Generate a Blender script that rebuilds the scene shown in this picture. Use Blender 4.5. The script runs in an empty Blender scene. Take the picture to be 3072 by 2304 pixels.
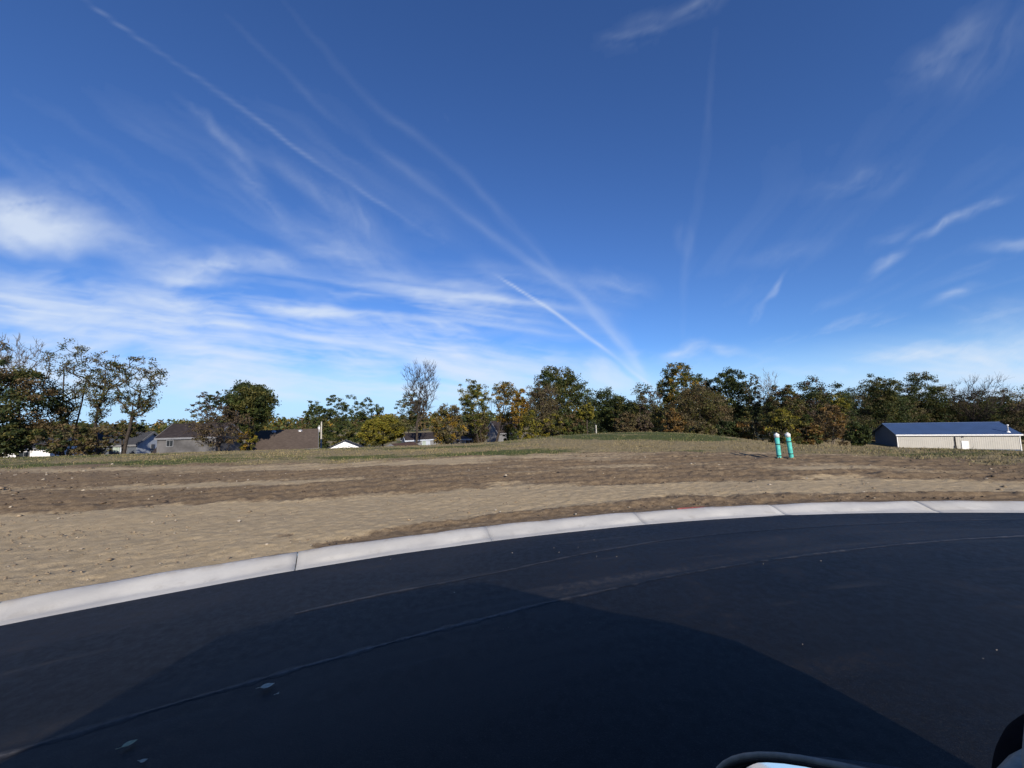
import bpy, math, random
import numpy as np
from mathutils import Vector, Matrix

# ------------------------------------------------------------------ camera, sky, sun, exposure
scene = bpy.context.scene
FPX, CAM_H = 1155.0, 1.6
PITCH, ROLL = math.radians(4.9), math.radians(1.5)
_f = np.array([0, math.cos(PITCH), math.sin(PITCH)])
_u0 = np.array([0, -math.sin(PITCH), math.cos(PITCH)])
_r0 = np.array([1.0, 0, 0])
_u = _u0 * math.cos(ROLL) + _r0 * math.sin(ROLL)
_r = _r0 * math.cos(ROLL) - _u0 * math.sin(ROLL)
cam_data = bpy.data.cameras.new('camera')
cam_data.sensor_fit = 'HORIZONTAL'
cam_data.sensor_width = 36.0
cam_data.lens = 36.0 * FPX / 3072.0
cam_data.clip_start = 0.03
cam_data.clip_end = 30000
cam = bpy.data.objects.new('camera', cam_data)
scene.collection.objects.link(cam)
cam.matrix_world = Matrix(((_r[0], _u[0], -_f[0], 0), (_r[1], _u[1], -_f[1], 0), (_r[2], _u[2], -_f[2], CAM_H), (0, 0, 0, 1)))
scene.camera = cam

SUN_EL = math.radians(23.5)
SUN_AZ = math.radians(17.5)          # sun stands behind the camera, this much to the right
SUN_DIR = Vector((math.sin(SUN_AZ) * math.cos(SUN_EL), -math.cos(SUN_AZ) * math.cos(SUN_EL), math.sin(SUN_EL)))
sl = bpy.data.lights.new('sun', 'SUN')
sl.energy = 4.2
sl.angle = math.radians(0.53)
sl.color = (1.0, 0.90, 0.76)
so = bpy.data.objects.new('sun', sl)
scene.collection.objects.link(so)
so.rotation_euler = SUN_DIR.to_track_quat('Z', 'Y').to_euler()
so.location = (20, -60, 40)

scene.view_settings.view_transform = 'Standard'
scene.view_settings.look = 'None'
scene.view_settings.exposure = 0.55
scene.view_settings.gamma = 1.0
scene.view_settings.use_curve_mapping = False
scene.cycles.max_bounces = 4
scene.cycles.diffuse_bounces = 2
scene.cycles.glossy_bounces = 2
scene.cycles.transmission_bounces = 2
scene.cycles.caustics_reflective = False
scene.cycles.caustics_refractive = False
scene.render.resolution_x = 1024
scene.render.resolution_y = 768


def ray(x, y):
    return _f + _r * ((x - 1536) / FPX) - _u * ((y - 1152) / FPX)


def at(x, y, depth):
    d = ray(x, y)
    return np.array([0, 0, CAM_H]) + d * (depth / d[1])


def ground_px(x, y, z=0.0):
    d = ray(x, y)
    t = (z - CAM_H) / d[2]
    return np.array([d[0] * t, d[1] * t])


def proj_np(X, Y, Z):
    Zc = Z - CAM_H
    w = X * _f[0] + Y * _f[1] + Zc * _f[2]
    w = np.maximum(w, 1e-3)
    return 1536 + FPX * (X * _r[0] + Y * _r[1] + Zc * _r[2]) / w, 1152 - FPX * (X * _u[0] + Y * _u[1] + Zc * _u[2]) / w


# ------------------------------------------------------------------ node helpers
class NT:
    def __init__(self, nt):
        self.nt = nt
        nt.nodes.clear()

    def n(self, typ, **kw):
        nd = self.nt.nodes.new(typ)
        for k, v in kw.items():
            if k.startswith('i_'):
                nd.inputs[k[2:].replace('_', ' ')].default_value = v
            else:
                setattr(nd, k, v)
        return nd

    def l(self, a, b):
        self.nt.links.new(a, b)

    def val(self, x, sock):
        if isinstance(x, (int, float)):
            sock.default_value = x
        else:
            self.l(x, sock)

    def m(self, op, a, b=None, c=None, clamp=False):
        nd = self.nt.nodes.new('ShaderNodeMath')
        nd.operation = op
        nd.use_clamp = clamp
        self.val(a, nd.inputs[0])
        if b is not None:
            self.val(b, nd.inputs[1])
        if c is not None:
            self.val(c, nd.inputs[2])
        return nd.outputs[0]

    def vm(self, op, a, b=None):
        nd = self.nt.nodes.new('ShaderNodeVectorMath')
        nd.operation = op
        for i, x in enumerate((a, b)):
            if x is None:
                continue
            if isinstance(x, tuple):
                nd.inputs[i].default_value = x
            else:
                self.l(x, nd.inputs[i])
        return nd.outputs[0]

    def mix(self, f, a, b, blend='MIX'):
        nd = self.nt.nodes.new('ShaderNodeMix')
        nd.data_type = 'RGBA'
        nd.blend_type = blend
        self.val(f, nd.inputs[0])
        for x, s in ((a, nd.inputs[6]), (b, nd.inputs[7])):
            if isinstance(x, tuple):
                s.default_value = x if len(x) == 4 else (*x, 1)
            else:
                self.l(x, s)
        return nd.outputs[2]

    def noise(self, vec, scale, detail=4, rough=0.55, dist=0.0):
        nd = self.nt.nodes.new('ShaderNodeTexNoise')
        if vec is not None:
            self.l(vec, nd.inputs['Vector'])
        nd.inputs['Scale'].default_value = scale
        nd.inputs['Detail'].default_value = detail
        nd.inputs['Roughness'].default_value = rough
        nd.inputs['Distortion'].default_value = dist
        return nd.outputs['Fac']

    def ramp(self, f, lo, hi, a=0.0, b=1.0, smooth=True):
        nd = self.nt.nodes.new('ShaderNodeMapRange')
        nd.interpolation_type = 'SMOOTHSTEP' if smooth else 'LINEAR'
        self.val(f, nd.inputs[0])
        nd.inputs[1].default_value = lo
        nd.inputs[2].default_value = hi
        nd.inputs[3].default_value = a
        nd.inputs[4].default_value = b
        return nd.outputs[0]


# ------------------------------------------------------------------ sky with cirrus and contrails
world = bpy.data.worlds.new('World')
scene.world = world
world.use_nodes = True
W = NT(world.node_tree)
w_out = W.n('ShaderNodeOutputWorld')
w_bg = W.n('ShaderNodeBackground')
W.l(w_bg.outputs[0], w_out.inputs[0])
w_bg.inputs['Strength'].default_value = 0.09
world.cycles.sampling_method = 'MANUAL'
world.cycles.sample_map_resolution = 512
sky = W.n('ShaderNodeTexSky', sky_type='NISHITA', sun_disc=False)
sky.sun_elevation = SUN_EL
sky.sun_rotation = math.pi - SUN_AZ     # clockwise from +Y
sky.altitude = 250
sky.air_density = 1.0
sky.dust_density = 0.1
sky.ozone_density = 3.0
tc = W.n('ShaderNodeTexCoord')
dirv = tc.outputs['Generated']
sx = W.n('ShaderNodeSeparateXYZ')
W.l(dirv, sx.inputs[0])
dx, dy, dz = sx.outputs
skyb = W.mix(1.0, sky.outputs[0], (0.465, 0.68, 1.06), 'MULTIPLY')
hor = W.ramp(dz, 0.0, 0.17, 0.92, 0.0)                    # clear light blue air low over the horizon, all the way round
skyb = W.mix(hor, skyb, (3.9, 6.0, 8.5))
W.l(skyb, w_bg.inputs['Color'])

# ------------------------------------------------------------------ materials
MATS = {}


def principled(name):
    m = bpy.data.materials.new(name)
    m.use_nodes = True
    t = NT(m.node_tree)
    out = t.n('ShaderNodeOutputMaterial')
    b = t.n('ShaderNodeBsdfPrincipled')
    t.l(b.outputs[0], out.inputs[0])
    MATS[name] = m
    return m, t, b, out


def simple(name, col, rough=0.7, var=0.12, scale=3.0, spec=0.3, metal=0.0, bump=0.0, bscale=40.0):
    m, t, b, out = principled(name)
    c = t.n('ShaderNodeTexCoord').outputs['Object']
    nz = t.noise(c, scale, 6, 0.6)
    lo = tuple(x * (1 - var) for x in col)
    hi = tuple(min(1, x * (1 + var)) for x in col)
    t.l(t.mix(t.ramp(nz, 0.3, 0.7), lo, hi), b.inputs['Base Color'])
    b.inputs['Roughness'].default_value = rough
    b.inputs['Metallic'].default_value = metal
    b.inputs['Specular IOR Level'].default_value = spec
    if bump:
        bp = t.n('ShaderNodeBump')
        bp.inputs['Strength'].default_value = bump
        bp.inputs['Distance'].default_value = 0.01
        t.l(t.noise(c, bscale, 5, 0.6), bp.inputs['Height'])
        t.l(bp.outputs[0], b.inputs['Normal'])
    return m


def make_ground_mat():
    m, t, b, out = principled('ground')
    geo = t.n('ShaderNodeNewGeometry').outputs['Position']
    sep = t.n('ShaderNodeSeparateColor')
    at_ = t.n('ShaderNodeAttribute', attribute_name='cover')
    t.l(at_.outputs['Color'], sep.inputs[0])
    sand, grass, green = sep.outputs
    n1 = t.noise(geo, 1.3, 7, 0.62)
    n2 = t.noise(geo, 9.0, 6, 0.65)
    n3 = t.noise(geo, 60.0, 3, 0.6)
    nb = t.m('SUBTRACT', t.m('MULTIPLY_ADD', n1, 0.35, t.m('MULTIPLY', n2, 0.55)), 0.45)
    s = t.ramp(t.m('ADD', sand, t.m('MULTIPLY', nb, 1.5)), 0.14, 0.80)
    sandc = t.mix(t.ramp(n2, 0.3, 0.72), (0.330, 0.256, 0.155), (0.430, 0.340, 0.214))
    sandc = t.mix(t.ramp(n1, 0.45, 0.75, 0, 0.45), sandc, (0.39, 0.30, 0.178))
    soilc = t.mix(t.ramp(n2, 0.28, 0.72), (0.126, 0.090, 0.056), (0.200, 0.148, 0.093))
    n5 = t.noise(geo, 26.0, 4, 0.7)
    soilc = t.mix(t.ramp(n5, 0.54, 0.68, 0, 0.65), soilc, (0.30, 0.225, 0.14))
    soilc = t.mix(t.ramp(n5, 0.42, 0.26, 0, 0.4), soilc, (0.085, 0.060, 0.040))
    sandc = t.mix(t.ramp(n5, 0.42, 0.26, 0, 0.45), sandc, (0.20, 0.15, 0.09))
    c = t.mix(s, soilc, sandc)
    c = t.mix(t.ramp(n3, 0.5, 0.8, 0, 0.25), c, t.mix(0.5, c, (0.06, 0.045, 0.03)))
    # grass
    st = t.n('ShaderNodeMapping')
    t.l(geo, st.inputs['Vector'])
    st.inputs['Scale'].default_value = (0.6, 1.6, 1)
    n4 = t.noise(st.outputs[0], 1.1, 7, 0.7)
    dry = t.mix(t.ramp(n2, 0.3, 0.7), (0.165, 0.133, 0.072), (0.285, 0.230, 0.128))
    grn = t.mix(t.ramp(n2, 0.3, 0.7), (0.050, 0.064, 0.020), (0.095, 0.108, 0.038))
    gm = t.ramp(t.m('ADD', green, t.m('MULTIPLY', t.m('SUBTRACT', n4, 0.5), 1.6)), 0.3, 0.7)
    gcol = t.mix(gm, dry, grn)
    gmask = t.ramp(t.m('ADD', grass, t.m('MULTIPLY', nb, 1.2)), 0.35, 0.65)
    c = t.mix(gmask, c, gcol)
    t.l(c, b.inputs['Base Color'])
    b.inputs['Roughness'].default_value = 0.95
    b.inputs['Specular IOR Level'].default_value = 0.1
    bp = t.n('ShaderNodeBump')
    bp.inputs['Strength'].default_value = 0.7
    bp.inputs['Distance'].default_value = 0.014
    t.l(t.m('ADD', t.noise(geo, 38.0, 5, 0.75), t.m('MULTIPLY', n3, 0.5)), bp.inputs['Height'])
    t.l(bp.outputs[0], b.inputs['Normal'])
    return m


def make_asphalt_mat():
    m, t, b, out = principled('asphalt')
    geo = t.n('ShaderNodeNewGeometry').outputs['Position']
    sep = t.n('ShaderNodeSeparateColor')
    at_ = t.n('ShaderNodeAttribute', attribute_name='cover')
    t.l(at_.outputs['Color'], sep.inputs[0])
    scuff, dust, dark = sep.outputs
    n1 = t.noise(geo, 0.9, 6, 0.6)
    n2 = t.noise(geo, 14.0, 6, 0.7)
    n3 = t.noise(geo, 190.0, 2, 0.6)
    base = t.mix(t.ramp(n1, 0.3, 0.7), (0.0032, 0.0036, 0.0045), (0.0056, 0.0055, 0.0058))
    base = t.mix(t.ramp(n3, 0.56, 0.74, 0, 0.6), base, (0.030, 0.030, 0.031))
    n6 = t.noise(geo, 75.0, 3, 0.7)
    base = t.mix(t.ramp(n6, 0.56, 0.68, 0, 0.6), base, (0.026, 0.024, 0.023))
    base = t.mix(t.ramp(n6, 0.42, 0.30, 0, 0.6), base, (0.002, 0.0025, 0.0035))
    d = t.m('MULTIPLY', dust, t.ramp(n2, 0.35, 0.7))
    base = t.mix(d, base, (0.030, 0.026, 0.0245))
    s = t.m('MULTIPLY', scuff, t.ramp(n2, 0.30, 0.62))
    base = t.mix(s, base, (0.115, 0.108, 0.104))
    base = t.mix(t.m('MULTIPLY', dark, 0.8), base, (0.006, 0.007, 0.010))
    t.l(base, b.inputs['Base Color'])
    t.l(t.ramp(n2, 0.3, 0.7, 0.46, 0.58), b.inputs['Roughness'])
    b.inputs['Specular IOR Level'].default_value = 0.18
    bp = t.n('ShaderNodeBump')
    bp.inputs['Strength'].default_value = 0.4
    bp.inputs['Distance'].default_value = 0.003
    t.l(t.noise(geo, 160.0, 4, 0.7), bp.inputs['Height'])
    t.l(bp.outputs[0], b.inputs['Normal'])
    return m


def make_concrete_mat():
    m, t, b, out = principled('concrete')
    geo = t.n('ShaderNodeNewGeometry').outputs['Position']
    n1 = t.noise(geo, 1.6, 7, 0.65)
    n2 = t.noise(geo, 11.0, 6, 0.7)
    n3 = t.noise(geo, 130.0, 3, 0.6)
    c = t.mix(t.ramp(n1, 0.3, 0.72), (0.40, 0.395, 0.378), (0.50, 0.492, 0.462))
    c = t.mix(t.ramp(n2, 0.62, 0.84, 0, 0.30), c, (0.32, 0.305, 0.285))
    c = t.mix(t.ramp(n3, 0.60, 0.80, 0, 0.30), c, (0.34, 0.32, 0.30))
    at_ = t.n('ShaderNodeAttribute', attribute_name='cover')
    sep = t.n('ShaderNodeSeparateColor')
    t.l(at_.outputs['Color'], sep.inputs[0])
    stain = t.m('MULTIPLY', sep.outputs[0], t.ramp(t.noise(geo, 5.0, 6, 0.7), 0.50, 0.66))
    c = t.mix(t.m('MULTIPLY', stain, 0.28), c, (0.20, 0.18, 0.155))
    spill = t.m('MULTIPLY', sep.outputs[1], t.ramp(t.noise(geo, 7.0, 6, 0.75), 0.42, 0.66))
    c = t.mix(t.m('MULTIPLY', spill, 0.85), c, (0.27, 0.205, 0.125))
    c = t.mix(t.ramp(t.noise(geo, 0.55, 4, 0.6), 0.45, 0.7, 0, 0.35), c, (0.44, 0.415, 0.365))
    t.l(c, b.inputs['Base Color'])
    b.inputs['Roughness'].default_value = 0.88
    b.inputs['Specular IOR Level'].default_value = 0.2
    bp = t.n('ShaderNodeBump')
    bp.inputs['Strength'].default_value = 0.35
    bp.inputs['Distance'].default_value = 0.004
    t.l(t.m('ADD', t.noise(geo, 120.0, 4, 0.6), n2), bp.inputs['Height'])
    t.l(bp.outputs[0], b.inputs['Normal'])
    return m


def make_leaf_mat(name='foliage', trans=0.28):
    m, t, b, out = principled(name)
    at_ = t.n('ShaderNodeAttribute', attribute_name='col')
    t.l(at_.outputs['Color'], b.inputs['Base Color'])
    b.inputs['Roughness'].default_value = 0.62
    b.inputs['Specular IOR Level'].default_value = 0.25
    tr = t.n('ShaderNodeBsdfTranslucent')
    t.l(at_.outputs['Color'], tr.inputs['Color'])
    mx = t.n('ShaderNodeMixShader')
    mx.inputs[0].default_value = trans
    t.l(b.outputs[0], mx.inputs[1])
    t.l(tr.outputs[0], mx.inputs[2])
    t.l(mx.outputs[0], out.inputs[0])
    return m


def make_attr_mat(name, rough=0.85):
    m, t, b, out = principled(name)
    at_ = t.n('ShaderNodeAttribute', attribute_name='col')
    t.l(at_.outputs['Color'], b.inputs['Base Color'])
    b.inputs['Roughness'].default_value = rough
    b.inputs['Specular IOR Level'].default_value = 0.15
    return m


def make_shingle_mat(name, lo, hi):
    m, t, b, out = principled(name)
    c = t.n('ShaderNodeTexCoord').outputs['Object']
    mp = t.n('ShaderNodeMapping')
    t.l(c, mp.inputs['Vector'])
    mp.inputs['Scale'].default_value = (2.2, 7.0, 7.0)
    n1 = t.noise(mp.outputs[0], 1.0, 6, 0.7)
    n2 = t.noise(c, 0.5, 4, 0.6)
    col = t.mix(t.ramp(n1, 0.3, 0.7), lo, hi)
    col = t.mix(t.ramp(n2, 0.4, 0.7, 0, 0.4), col, lo)
    t.l(col, b.inputs['Base Color'])
    b.inputs['Roughness'].default_value = 0.9
    b.inputs['Specular IOR Level'].default_value = 0.15
    return m


make_ground_mat()
make_asphalt_mat()
make_concrete_mat()
make_leaf_mat()
make_attr_mat('grass_blades')
make_attr_mat('clods', 0.95)
simple('bark', (0.050, 0.041, 0.034), 0.9, 0.35, 6.0, 0.1)
simple('bark_pale', (0.135, 0.115, 0.095), 0.9, 0.3, 6.0, 0.1)
simple('pipe_green', (0.085, 0.45, 0.395), 0.6, 0.24, 16.0, 0.3, bump=0.2, bscale=60)
simple('soil_heap', (0.15, 0.108, 0.068), 0.95, 0.4, 30.0, 0.1, bump=0.6, bscale=50)
simple('cap_white', (0.66, 0.66, 0.64), 0.5, 0.03, 5.0, 0.4)
simple('strap_black', (0.012, 0.012, 0.013), 0.5)
simple('barn_siding', (0.43, 0.415, 0.375), 0.55, 0.05, 0.7, 0.35)
simple('barn_blue', (0.075, 0.10, 0.145), 0.5, 0.08, 0.7, 0.35)
simple('barn_roof', (0.042, 0.082, 0.180), 0.65, 0.08, 0.6, 0.4)
simple('white_paint', (0.78, 0.78, 0.77), 0.6, 0.04, 2.0, 0.3)
simple('galvanised', (0.42, 0.42, 0.43), 0.4, 0.1, 5.0, 0.5, 0.4)
simple('dark_metal', (0.05, 0.045, 0.042), 0.6, 0.2, 5.0)
simple('siding_white', (0.68, 0.68, 0.68), 0.7, 0.06, 1.0)
simple('siding_bluegrey', (0.40, 0.45, 0.53), 0.7, 0.08, 1.0)
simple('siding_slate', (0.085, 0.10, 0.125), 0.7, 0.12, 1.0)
simple('siding_grey', (0.17, 0.175, 0.19), 0.7, 0.12, 1.2)
simple('siding_tan', (0.26, 0.235, 0.20), 0.75, 0.1, 1.2)
simple('stucco_grey', (0.105, 0.103, 0.105), 0.9, 0.38, 0.55, 0.1)  # dark tone and broad mottle paint tree shade into the house wall
make_shingle_mat('roof_brown', (0.060, 0.047, 0.040), (0.105, 0.083, 0.070))
make_shingle_mat('roof_dark', (0.022, 0.018, 0.020), (0.050, 0.042, 0.043))
make_shingle_mat('roof_slate', (0.030, 0.032, 0.040), (0.062, 0.065, 0.074))
make_shingle_mat('roof_maroon', (0.055, 0.035, 0.032), (0.095, 0.065, 0.058))
simple('glass_dark', (0.02, 0.025, 0.03), 0.08, 0.2, 2.0, 0.6)
simple('curtain', (0.30, 0.36, 0.33), 0.5, 0.15, 3.0)
simple('pole_wood', (0.42, 0.40, 0.36), 0.9, 0.15, 4.0, 0.1)
simple('wire_black', (0.03, 0.03, 0.03), 0.6)
simple('stone_pale', (0.33, 0.29, 0.235), 0.85, 0.25, 12.0, 0.2)
simple('leaf_dry', (0.55, 0.45, 0.32), 0.8, 0.25, 40.0, 0.2)
simple('leaf_olive', (0.42, 0.38, 0.22), 0.8, 0.25, 40.0, 0.2)
simple('red_marking', (0.27, 0.085, 0.07), 0.9, 0.3, 20.0, 0.1)
simple('car_paint', (0.035, 0.034, 0.033), 0.28, 0.05, 4.0, 0.5)
simple('car_black', (0.010, 0.010, 0.011), 0.6, 0.2, 30.0, 0.3, bump=0.3, bscale=400)
simple('shadow_black', (0.006, 0.005, 0.006), 1.0, 0.2, 20.0, 0.03)  # black of the block that imitates ground shadow by the car
simple('car_trim', (0.20, 0.185, 0.155), 0.5, 0.2, 60.0, 0.4)
simple('tyre', (0.015, 0.015, 0.015), 0.9)
simple('rim_metal', (0.45, 0.45, 0.46), 0.35, 0.05, 6.0, 0.5, 0.8)
simple('lamp_clear', (0.6, 0.6, 0.6), 0.1, 0.05, 6.0, 0.6)
simple('lamp_red', (0.35, 0.01, 0.01), 0.2, 0.05, 6.0, 0.6)
mm, tt, bb, oo = principled('mirror_glass')
bb.inputs['Base Color'].default_value = (0.85, 0.88, 0.92, 1)
bb.inputs['Metallic'].default_value = 1.0
bb.inputs['Roughness'].default_value = 0.04
simple('cloth_interior', (0.02, 0.02, 0.022), 0.95)

# ------------------------------------------------------------------ object helpers
COL = scene.collection


def tag(o, label=None, cat=None, group=None, kind=None):
    if label:
        o['label'] = label
    if cat:
        o['category'] = cat
    if group:
        o['group'] = group
    if kind:
        o['kind'] = kind
    return o


def empty(name, loc=(0, 0, 0), rz=0.0):
    o = bpy.data.objects.new(name, None)
    COL.objects.link(o)
    o.location = loc
    o.rotation_euler = (0, 0, rz)
    return o


def obj(name, me, mat=None, parent=None, loc=None):
    o = bpy.data.objects.new(name, me)
    COL.objects.link(o)
    if mat and len(me.materials) == 0:
        me.materials.append(MATS[mat])
    if parent:
        o.parent = parent
    if loc is not None:
        o.location = loc
    return o


def mesh_np(name, V, F4, smooth=False, attrs=None):
    """V (n,3); F4 (m,k) faces all with k corners; attrs {name: (n,3)}"""
    V = np.asarray(V, dtype=np.float32)
    F4 = np.asarray(F4, dtype=np.int32)
    me = bpy.data.meshes.new(name)
    k = F4.shape[1]
    me.vertices.add(len(V))
    me.vertices.foreach_set('co', V.ravel())
    me.loops.add(F4.size)
    me.loops.foreach_set('vertex_index', F4.ravel())
    me.polygons.add(len(F4))
    me.polygons.foreach_set('loop_start', np.arange(0, F4.size, k, dtype=np.int32))
    me.polygons.foreach_set('loop_total', np.full(len(F4), k, dtype=np.int32))
    if smooth:
        me.polygons.foreach_set('use_smooth', np.ones(len(F4), dtype=bool))
    me.update(calc_edges=True)
    if attrs:
        for an, av in attrs.items():
            a = me.attributes.new(an, 'FLOAT_COLOR', 'POINT')
            c = np.ones((len(V), 4), dtype=np.float32)
            c[:, :3] = av
            a.data.foreach_set('color', c.ravel())
    return me


class MB:
    """collects small shapes into one mesh"""

    def __init__(self):
        self.v, self.f, self.s = [], [], []

    def add(self, vs, fs, smooth=False):
        n = len(self.v)
        self.v += [tuple(map(float, p)) for p in vs]
        self.f += [tuple(i + n for i in f) for f in fs]
        self.s += [smooth] * len(fs)
        return self

    def box(self, x0, x1, y0, y1, z0, z1):
        vs = [(x, y, z) for z in (z0, z1) for y in (y0, y1) for x in (x0, x1)]
        return self.add(vs, [(0, 2, 3, 1), (4, 5, 7, 6), (0, 1, 5, 4), (2, 6, 7, 3), (0, 4, 6, 2), (1, 3, 7, 5)])

    def prism(self, poly, axis, a, b):
        """poly: 2D points; extruded along axis 0/1/2 from a to b"""
        def mk(p, t):
            if axis == 0:
                return (t, p[0], p[1])
            if axis == 1:
                return (p[0], t, p[1])
            return (p[0], p[1], t)
        n = len(poly)
        vs = [mk(p, a) for p in poly] + [mk(p, b) for p in poly]
        fs = [tuple(range(n))[::-1], tuple(range(n, 2 * n))] + [(i, (i + 1) % n, n + (i + 1) % n, n + i) for i in range(n)]
        return self.add(vs, fs)

    def tube(self, pts, rads, n=10, cap=True, smooth=True):
        pts = [np.array(p, float) for p in pts]
        vs, fs = [], []
        for i, p in enumerate(pts):
            t = pts[min(i + 1, len(pts) - 1)] - pts[max(i - 1, 0)]
            t = t / (np.linalg.norm(t) + 1e-9)
            ref = np.array([1.0, 0, 0]) if abs(t[0]) < 0.8 else np.array([0, 1.0, 0])
            a = np.cross(t, ref)
            a /= np.linalg.norm(a)
            b = np.cross(t, a)
            for k in range(n):
                an = 2 * math.pi * k / n
                vs.append(p + rads[i] * (a * math.cos(an) + b * math.sin(an)))
        for i in range(len(pts) - 1):
            for k in range(n):
                fs.append((i * n + k, i * n + (k + 1) % n, (i + 1) * n + (k + 1) % n, (i + 1) * n + k))
        self.add(vs, fs, smooth)
        if cap:
            self.add(vs[:n], [tuple(range(n))])
            self.add(vs[-n:], [tuple(range(n))[::-1]])
        return self

    def lathe(self, prof, n=20, c=(0, 0, 0)):
        vs, fs = [], []
        for r, z in prof:
            for k in range(n):
                a = 2 * math.pi * k / n
                vs.append((c[0] + r * math.cos(a), c[1] + r * math.sin(a), c[2] + z))
        for i in range(len(prof) - 1):
            for k in range(n):
                fs.append((i * n + k, i * n + (k + 1) % n, (i + 1) * n + (k + 1) % n, (i + 1) * n + k))
        return self.add(vs, fs, True)

    def mesh(self, name):
        me = bpy.data.meshes.new(name)
        me.from_pydata(self.v, [], self.f)
        me.polygons.foreach_set('use_smooth', self.s)
        me.update()
        import bmesh
        bm = bmesh.new()
        bm.from_mesh(me)
        bmesh.ops.recalc_face_normals(bm, faces=bm.faces)
        bm.to_mesh(me)
        bm.free()
        return me

    def build(self, name, mat, parent=None, loc=None):
        return obj(name, self.mesh(name), mat, parent, loc)


# ------------------------------------------------------------------ numpy noise
def _hash(ix, iy, seed):
    n = (ix.astype(np.int64) * 374761393 + iy.astype(np.int64) * 668265263 + seed * 974634721) & 0xFFFFFFFF
    n = ((n ^ (n >> 13)) * 1274126177) & 0xFFFFFFFF
    return ((n ^ (n >> 16)) & 0xFFFF) / 65535.0


def vnoise(x, y, seed=0):
    ix, iy = np.floor(x), np.floor(y)
    fx, fy = x - ix, y - iy
    fx = fx * fx * (3 - 2 * fx)
    fy = fy * fy * (3 - 2 * fy)
    a, b = _hash(ix, iy, seed), _hash(ix + 1, iy, seed)
    c, d = _hash(ix, iy + 1, seed), _hash(ix + 1, iy + 1, seed)
    return (a * (1 - fx) + b * fx) * (1 - fy) + (c * (1 - fx) + d * fx) * fy


def fbm(x, y, oct=4, seed=0, gain=0.5):
    s, a, t = 0, 1.0, 0
    for o in range(oct):
        s = s + a * (vnoise(x * 2 ** o, y * 2 ** o, seed + o * 17) - 0.5)
        t += a
        a *= gain
    return s / t * 2


def sstep(x, a, b):
    t = np.clip((x - a) / (b - a), 0, 1)
    return t * t * (3 - 2 * t)


# ------------------------------------------------------------------ cirrus and contrails on the sky dome
WISPS = [  # (from, to, half width, strength, feather) in photograph pixels, used only as sky directions
    # bank of cirrus on the left
    ((-260, 560), (420, 740), 95, 0.62, .5), ((-160, 640), (330, 760), 70, 0.50, .5), ((100, 690), (640, 790), 60, 0.22, .7),
    ((300, 850), (860, 755), 62, 0.42, .8), ((420, 850), (640, 800), 34, 0.28, .8), ((700, 760), (1000, 790), 40, 0.18, .9),
    ((-200, 840), (520, 895), 60, 0.26, .8), ((260, 870), (760, 925), 30, 0.30, .9), ((660, 900), (1200, 960), 27, 0.62, .6),
    ((1020, 935), (1560, 990), 17, 0.32, .8), ((-160, 930), (800, 1000), 70, 0.28, .9), ((430, 925), (760, 990), 15, 0.28, .8),
    ((-300, 1000), (900, 1060), 110, 0.34, .8), ((300, 1040), (1500, 1090), 95, 0.30, .9), ((-200, 1100), (1250, 1165), 52, 0.42, .7),
    ((900, 960), (1700, 1090), 75, 0.24, 1.), ((1160, 985), (1640, 1010), 24, 0.24, .9), ((1200, 1090), (2000, 1150), 70, 0.36, .8),
    ((1440, 1030), (1720, 1080), 30, 0.26, 1.), ((1660, 1080), (2000, 1165), 55, 0.30, .9), ((560, 1130), (1300, 1190), 36, 0.26, .8),
    # thin plumes high on the left
    ((500, 280), (840, 560), 20, 0.13, .8), ((640, 400), (960, 790), 40, 0.11, 1.), ((800, 440), (1260, 780), 50, 0.12, 1.), ((760, 640), (1320, 860), 70, 0.15, 1.),
    ((0, 440), (480, 680), 90, 0.09, .9), ((1180, 620), (1400, 780), 60, 0.08, 1.), ((900, 600), (1350, 900), 90, 0.10, 1.),
    # middle
    ((1180, 880), (1580, 850), 17, 0.18, .8), ((1620, 850), (2000, 895), 62, 0.17, 1.), ((1400, 780), (1720, 880), 40, 0.13, 1.),
    ((1940, 1095), (2120, 1030), 26, 0.34, .9), ((2040, 1040), (2280, 1050), 24, 0.28, .9), ((2200, 1050), (2400, 1090), 18, 0.15, 1.),
    ((1990, 1110), (2110, 1060), 16, 0.25, .8), ((2030, 640), (2110, 820), 34, 0.06, 1.),
    # right
    ((2262, 985), (2330, 900), 16, 0.36, .8), ((2310, 920), (2385, 805), 13, 0.26, .8), ((2220, 800), (2500, 730), 36, 0.10, 1.),
    ((2540, 815), (2740, 740), 24, 0.24, .9), ((2660, 740), (3090, 590), 20, 0.30, .8), ((2560, 740), (2760, 660), 30, 0.12, 1.),
    ((2900, 770), (3180, 710), 26, 0.18, .9), ((2750, 910), (3000, 845), 20, 0.20, .9), ((2520, 1072), (2980, 1015), 34, 0.55, .8),
    ((2700, 1050), (3300, 1080), 70, 0.46, .8), ((2860, 1030), (3300, 920), 70, 0.26, .9), ((2250, 1115), (2680, 1100), 20, 0.22, .8),
    ((2340, 575), (2800, 500), 60, 0.10, 1.), ((2640, 300), (3060, -20), 60, 0.14, .9), ((2760, 300), (3200, -10), 90, 0.08, 1.),
    ((1760, 165), (2080, 20), 70, 0.09, 1.), ((1960, 60), (2230, -40), 46, 0.16, .9), ((2740, 960), (3250, 890), 50, 0.16, 1.),
    ((2400, 1140), (3200, 1130), 40, 0.22, .9),
]
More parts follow.
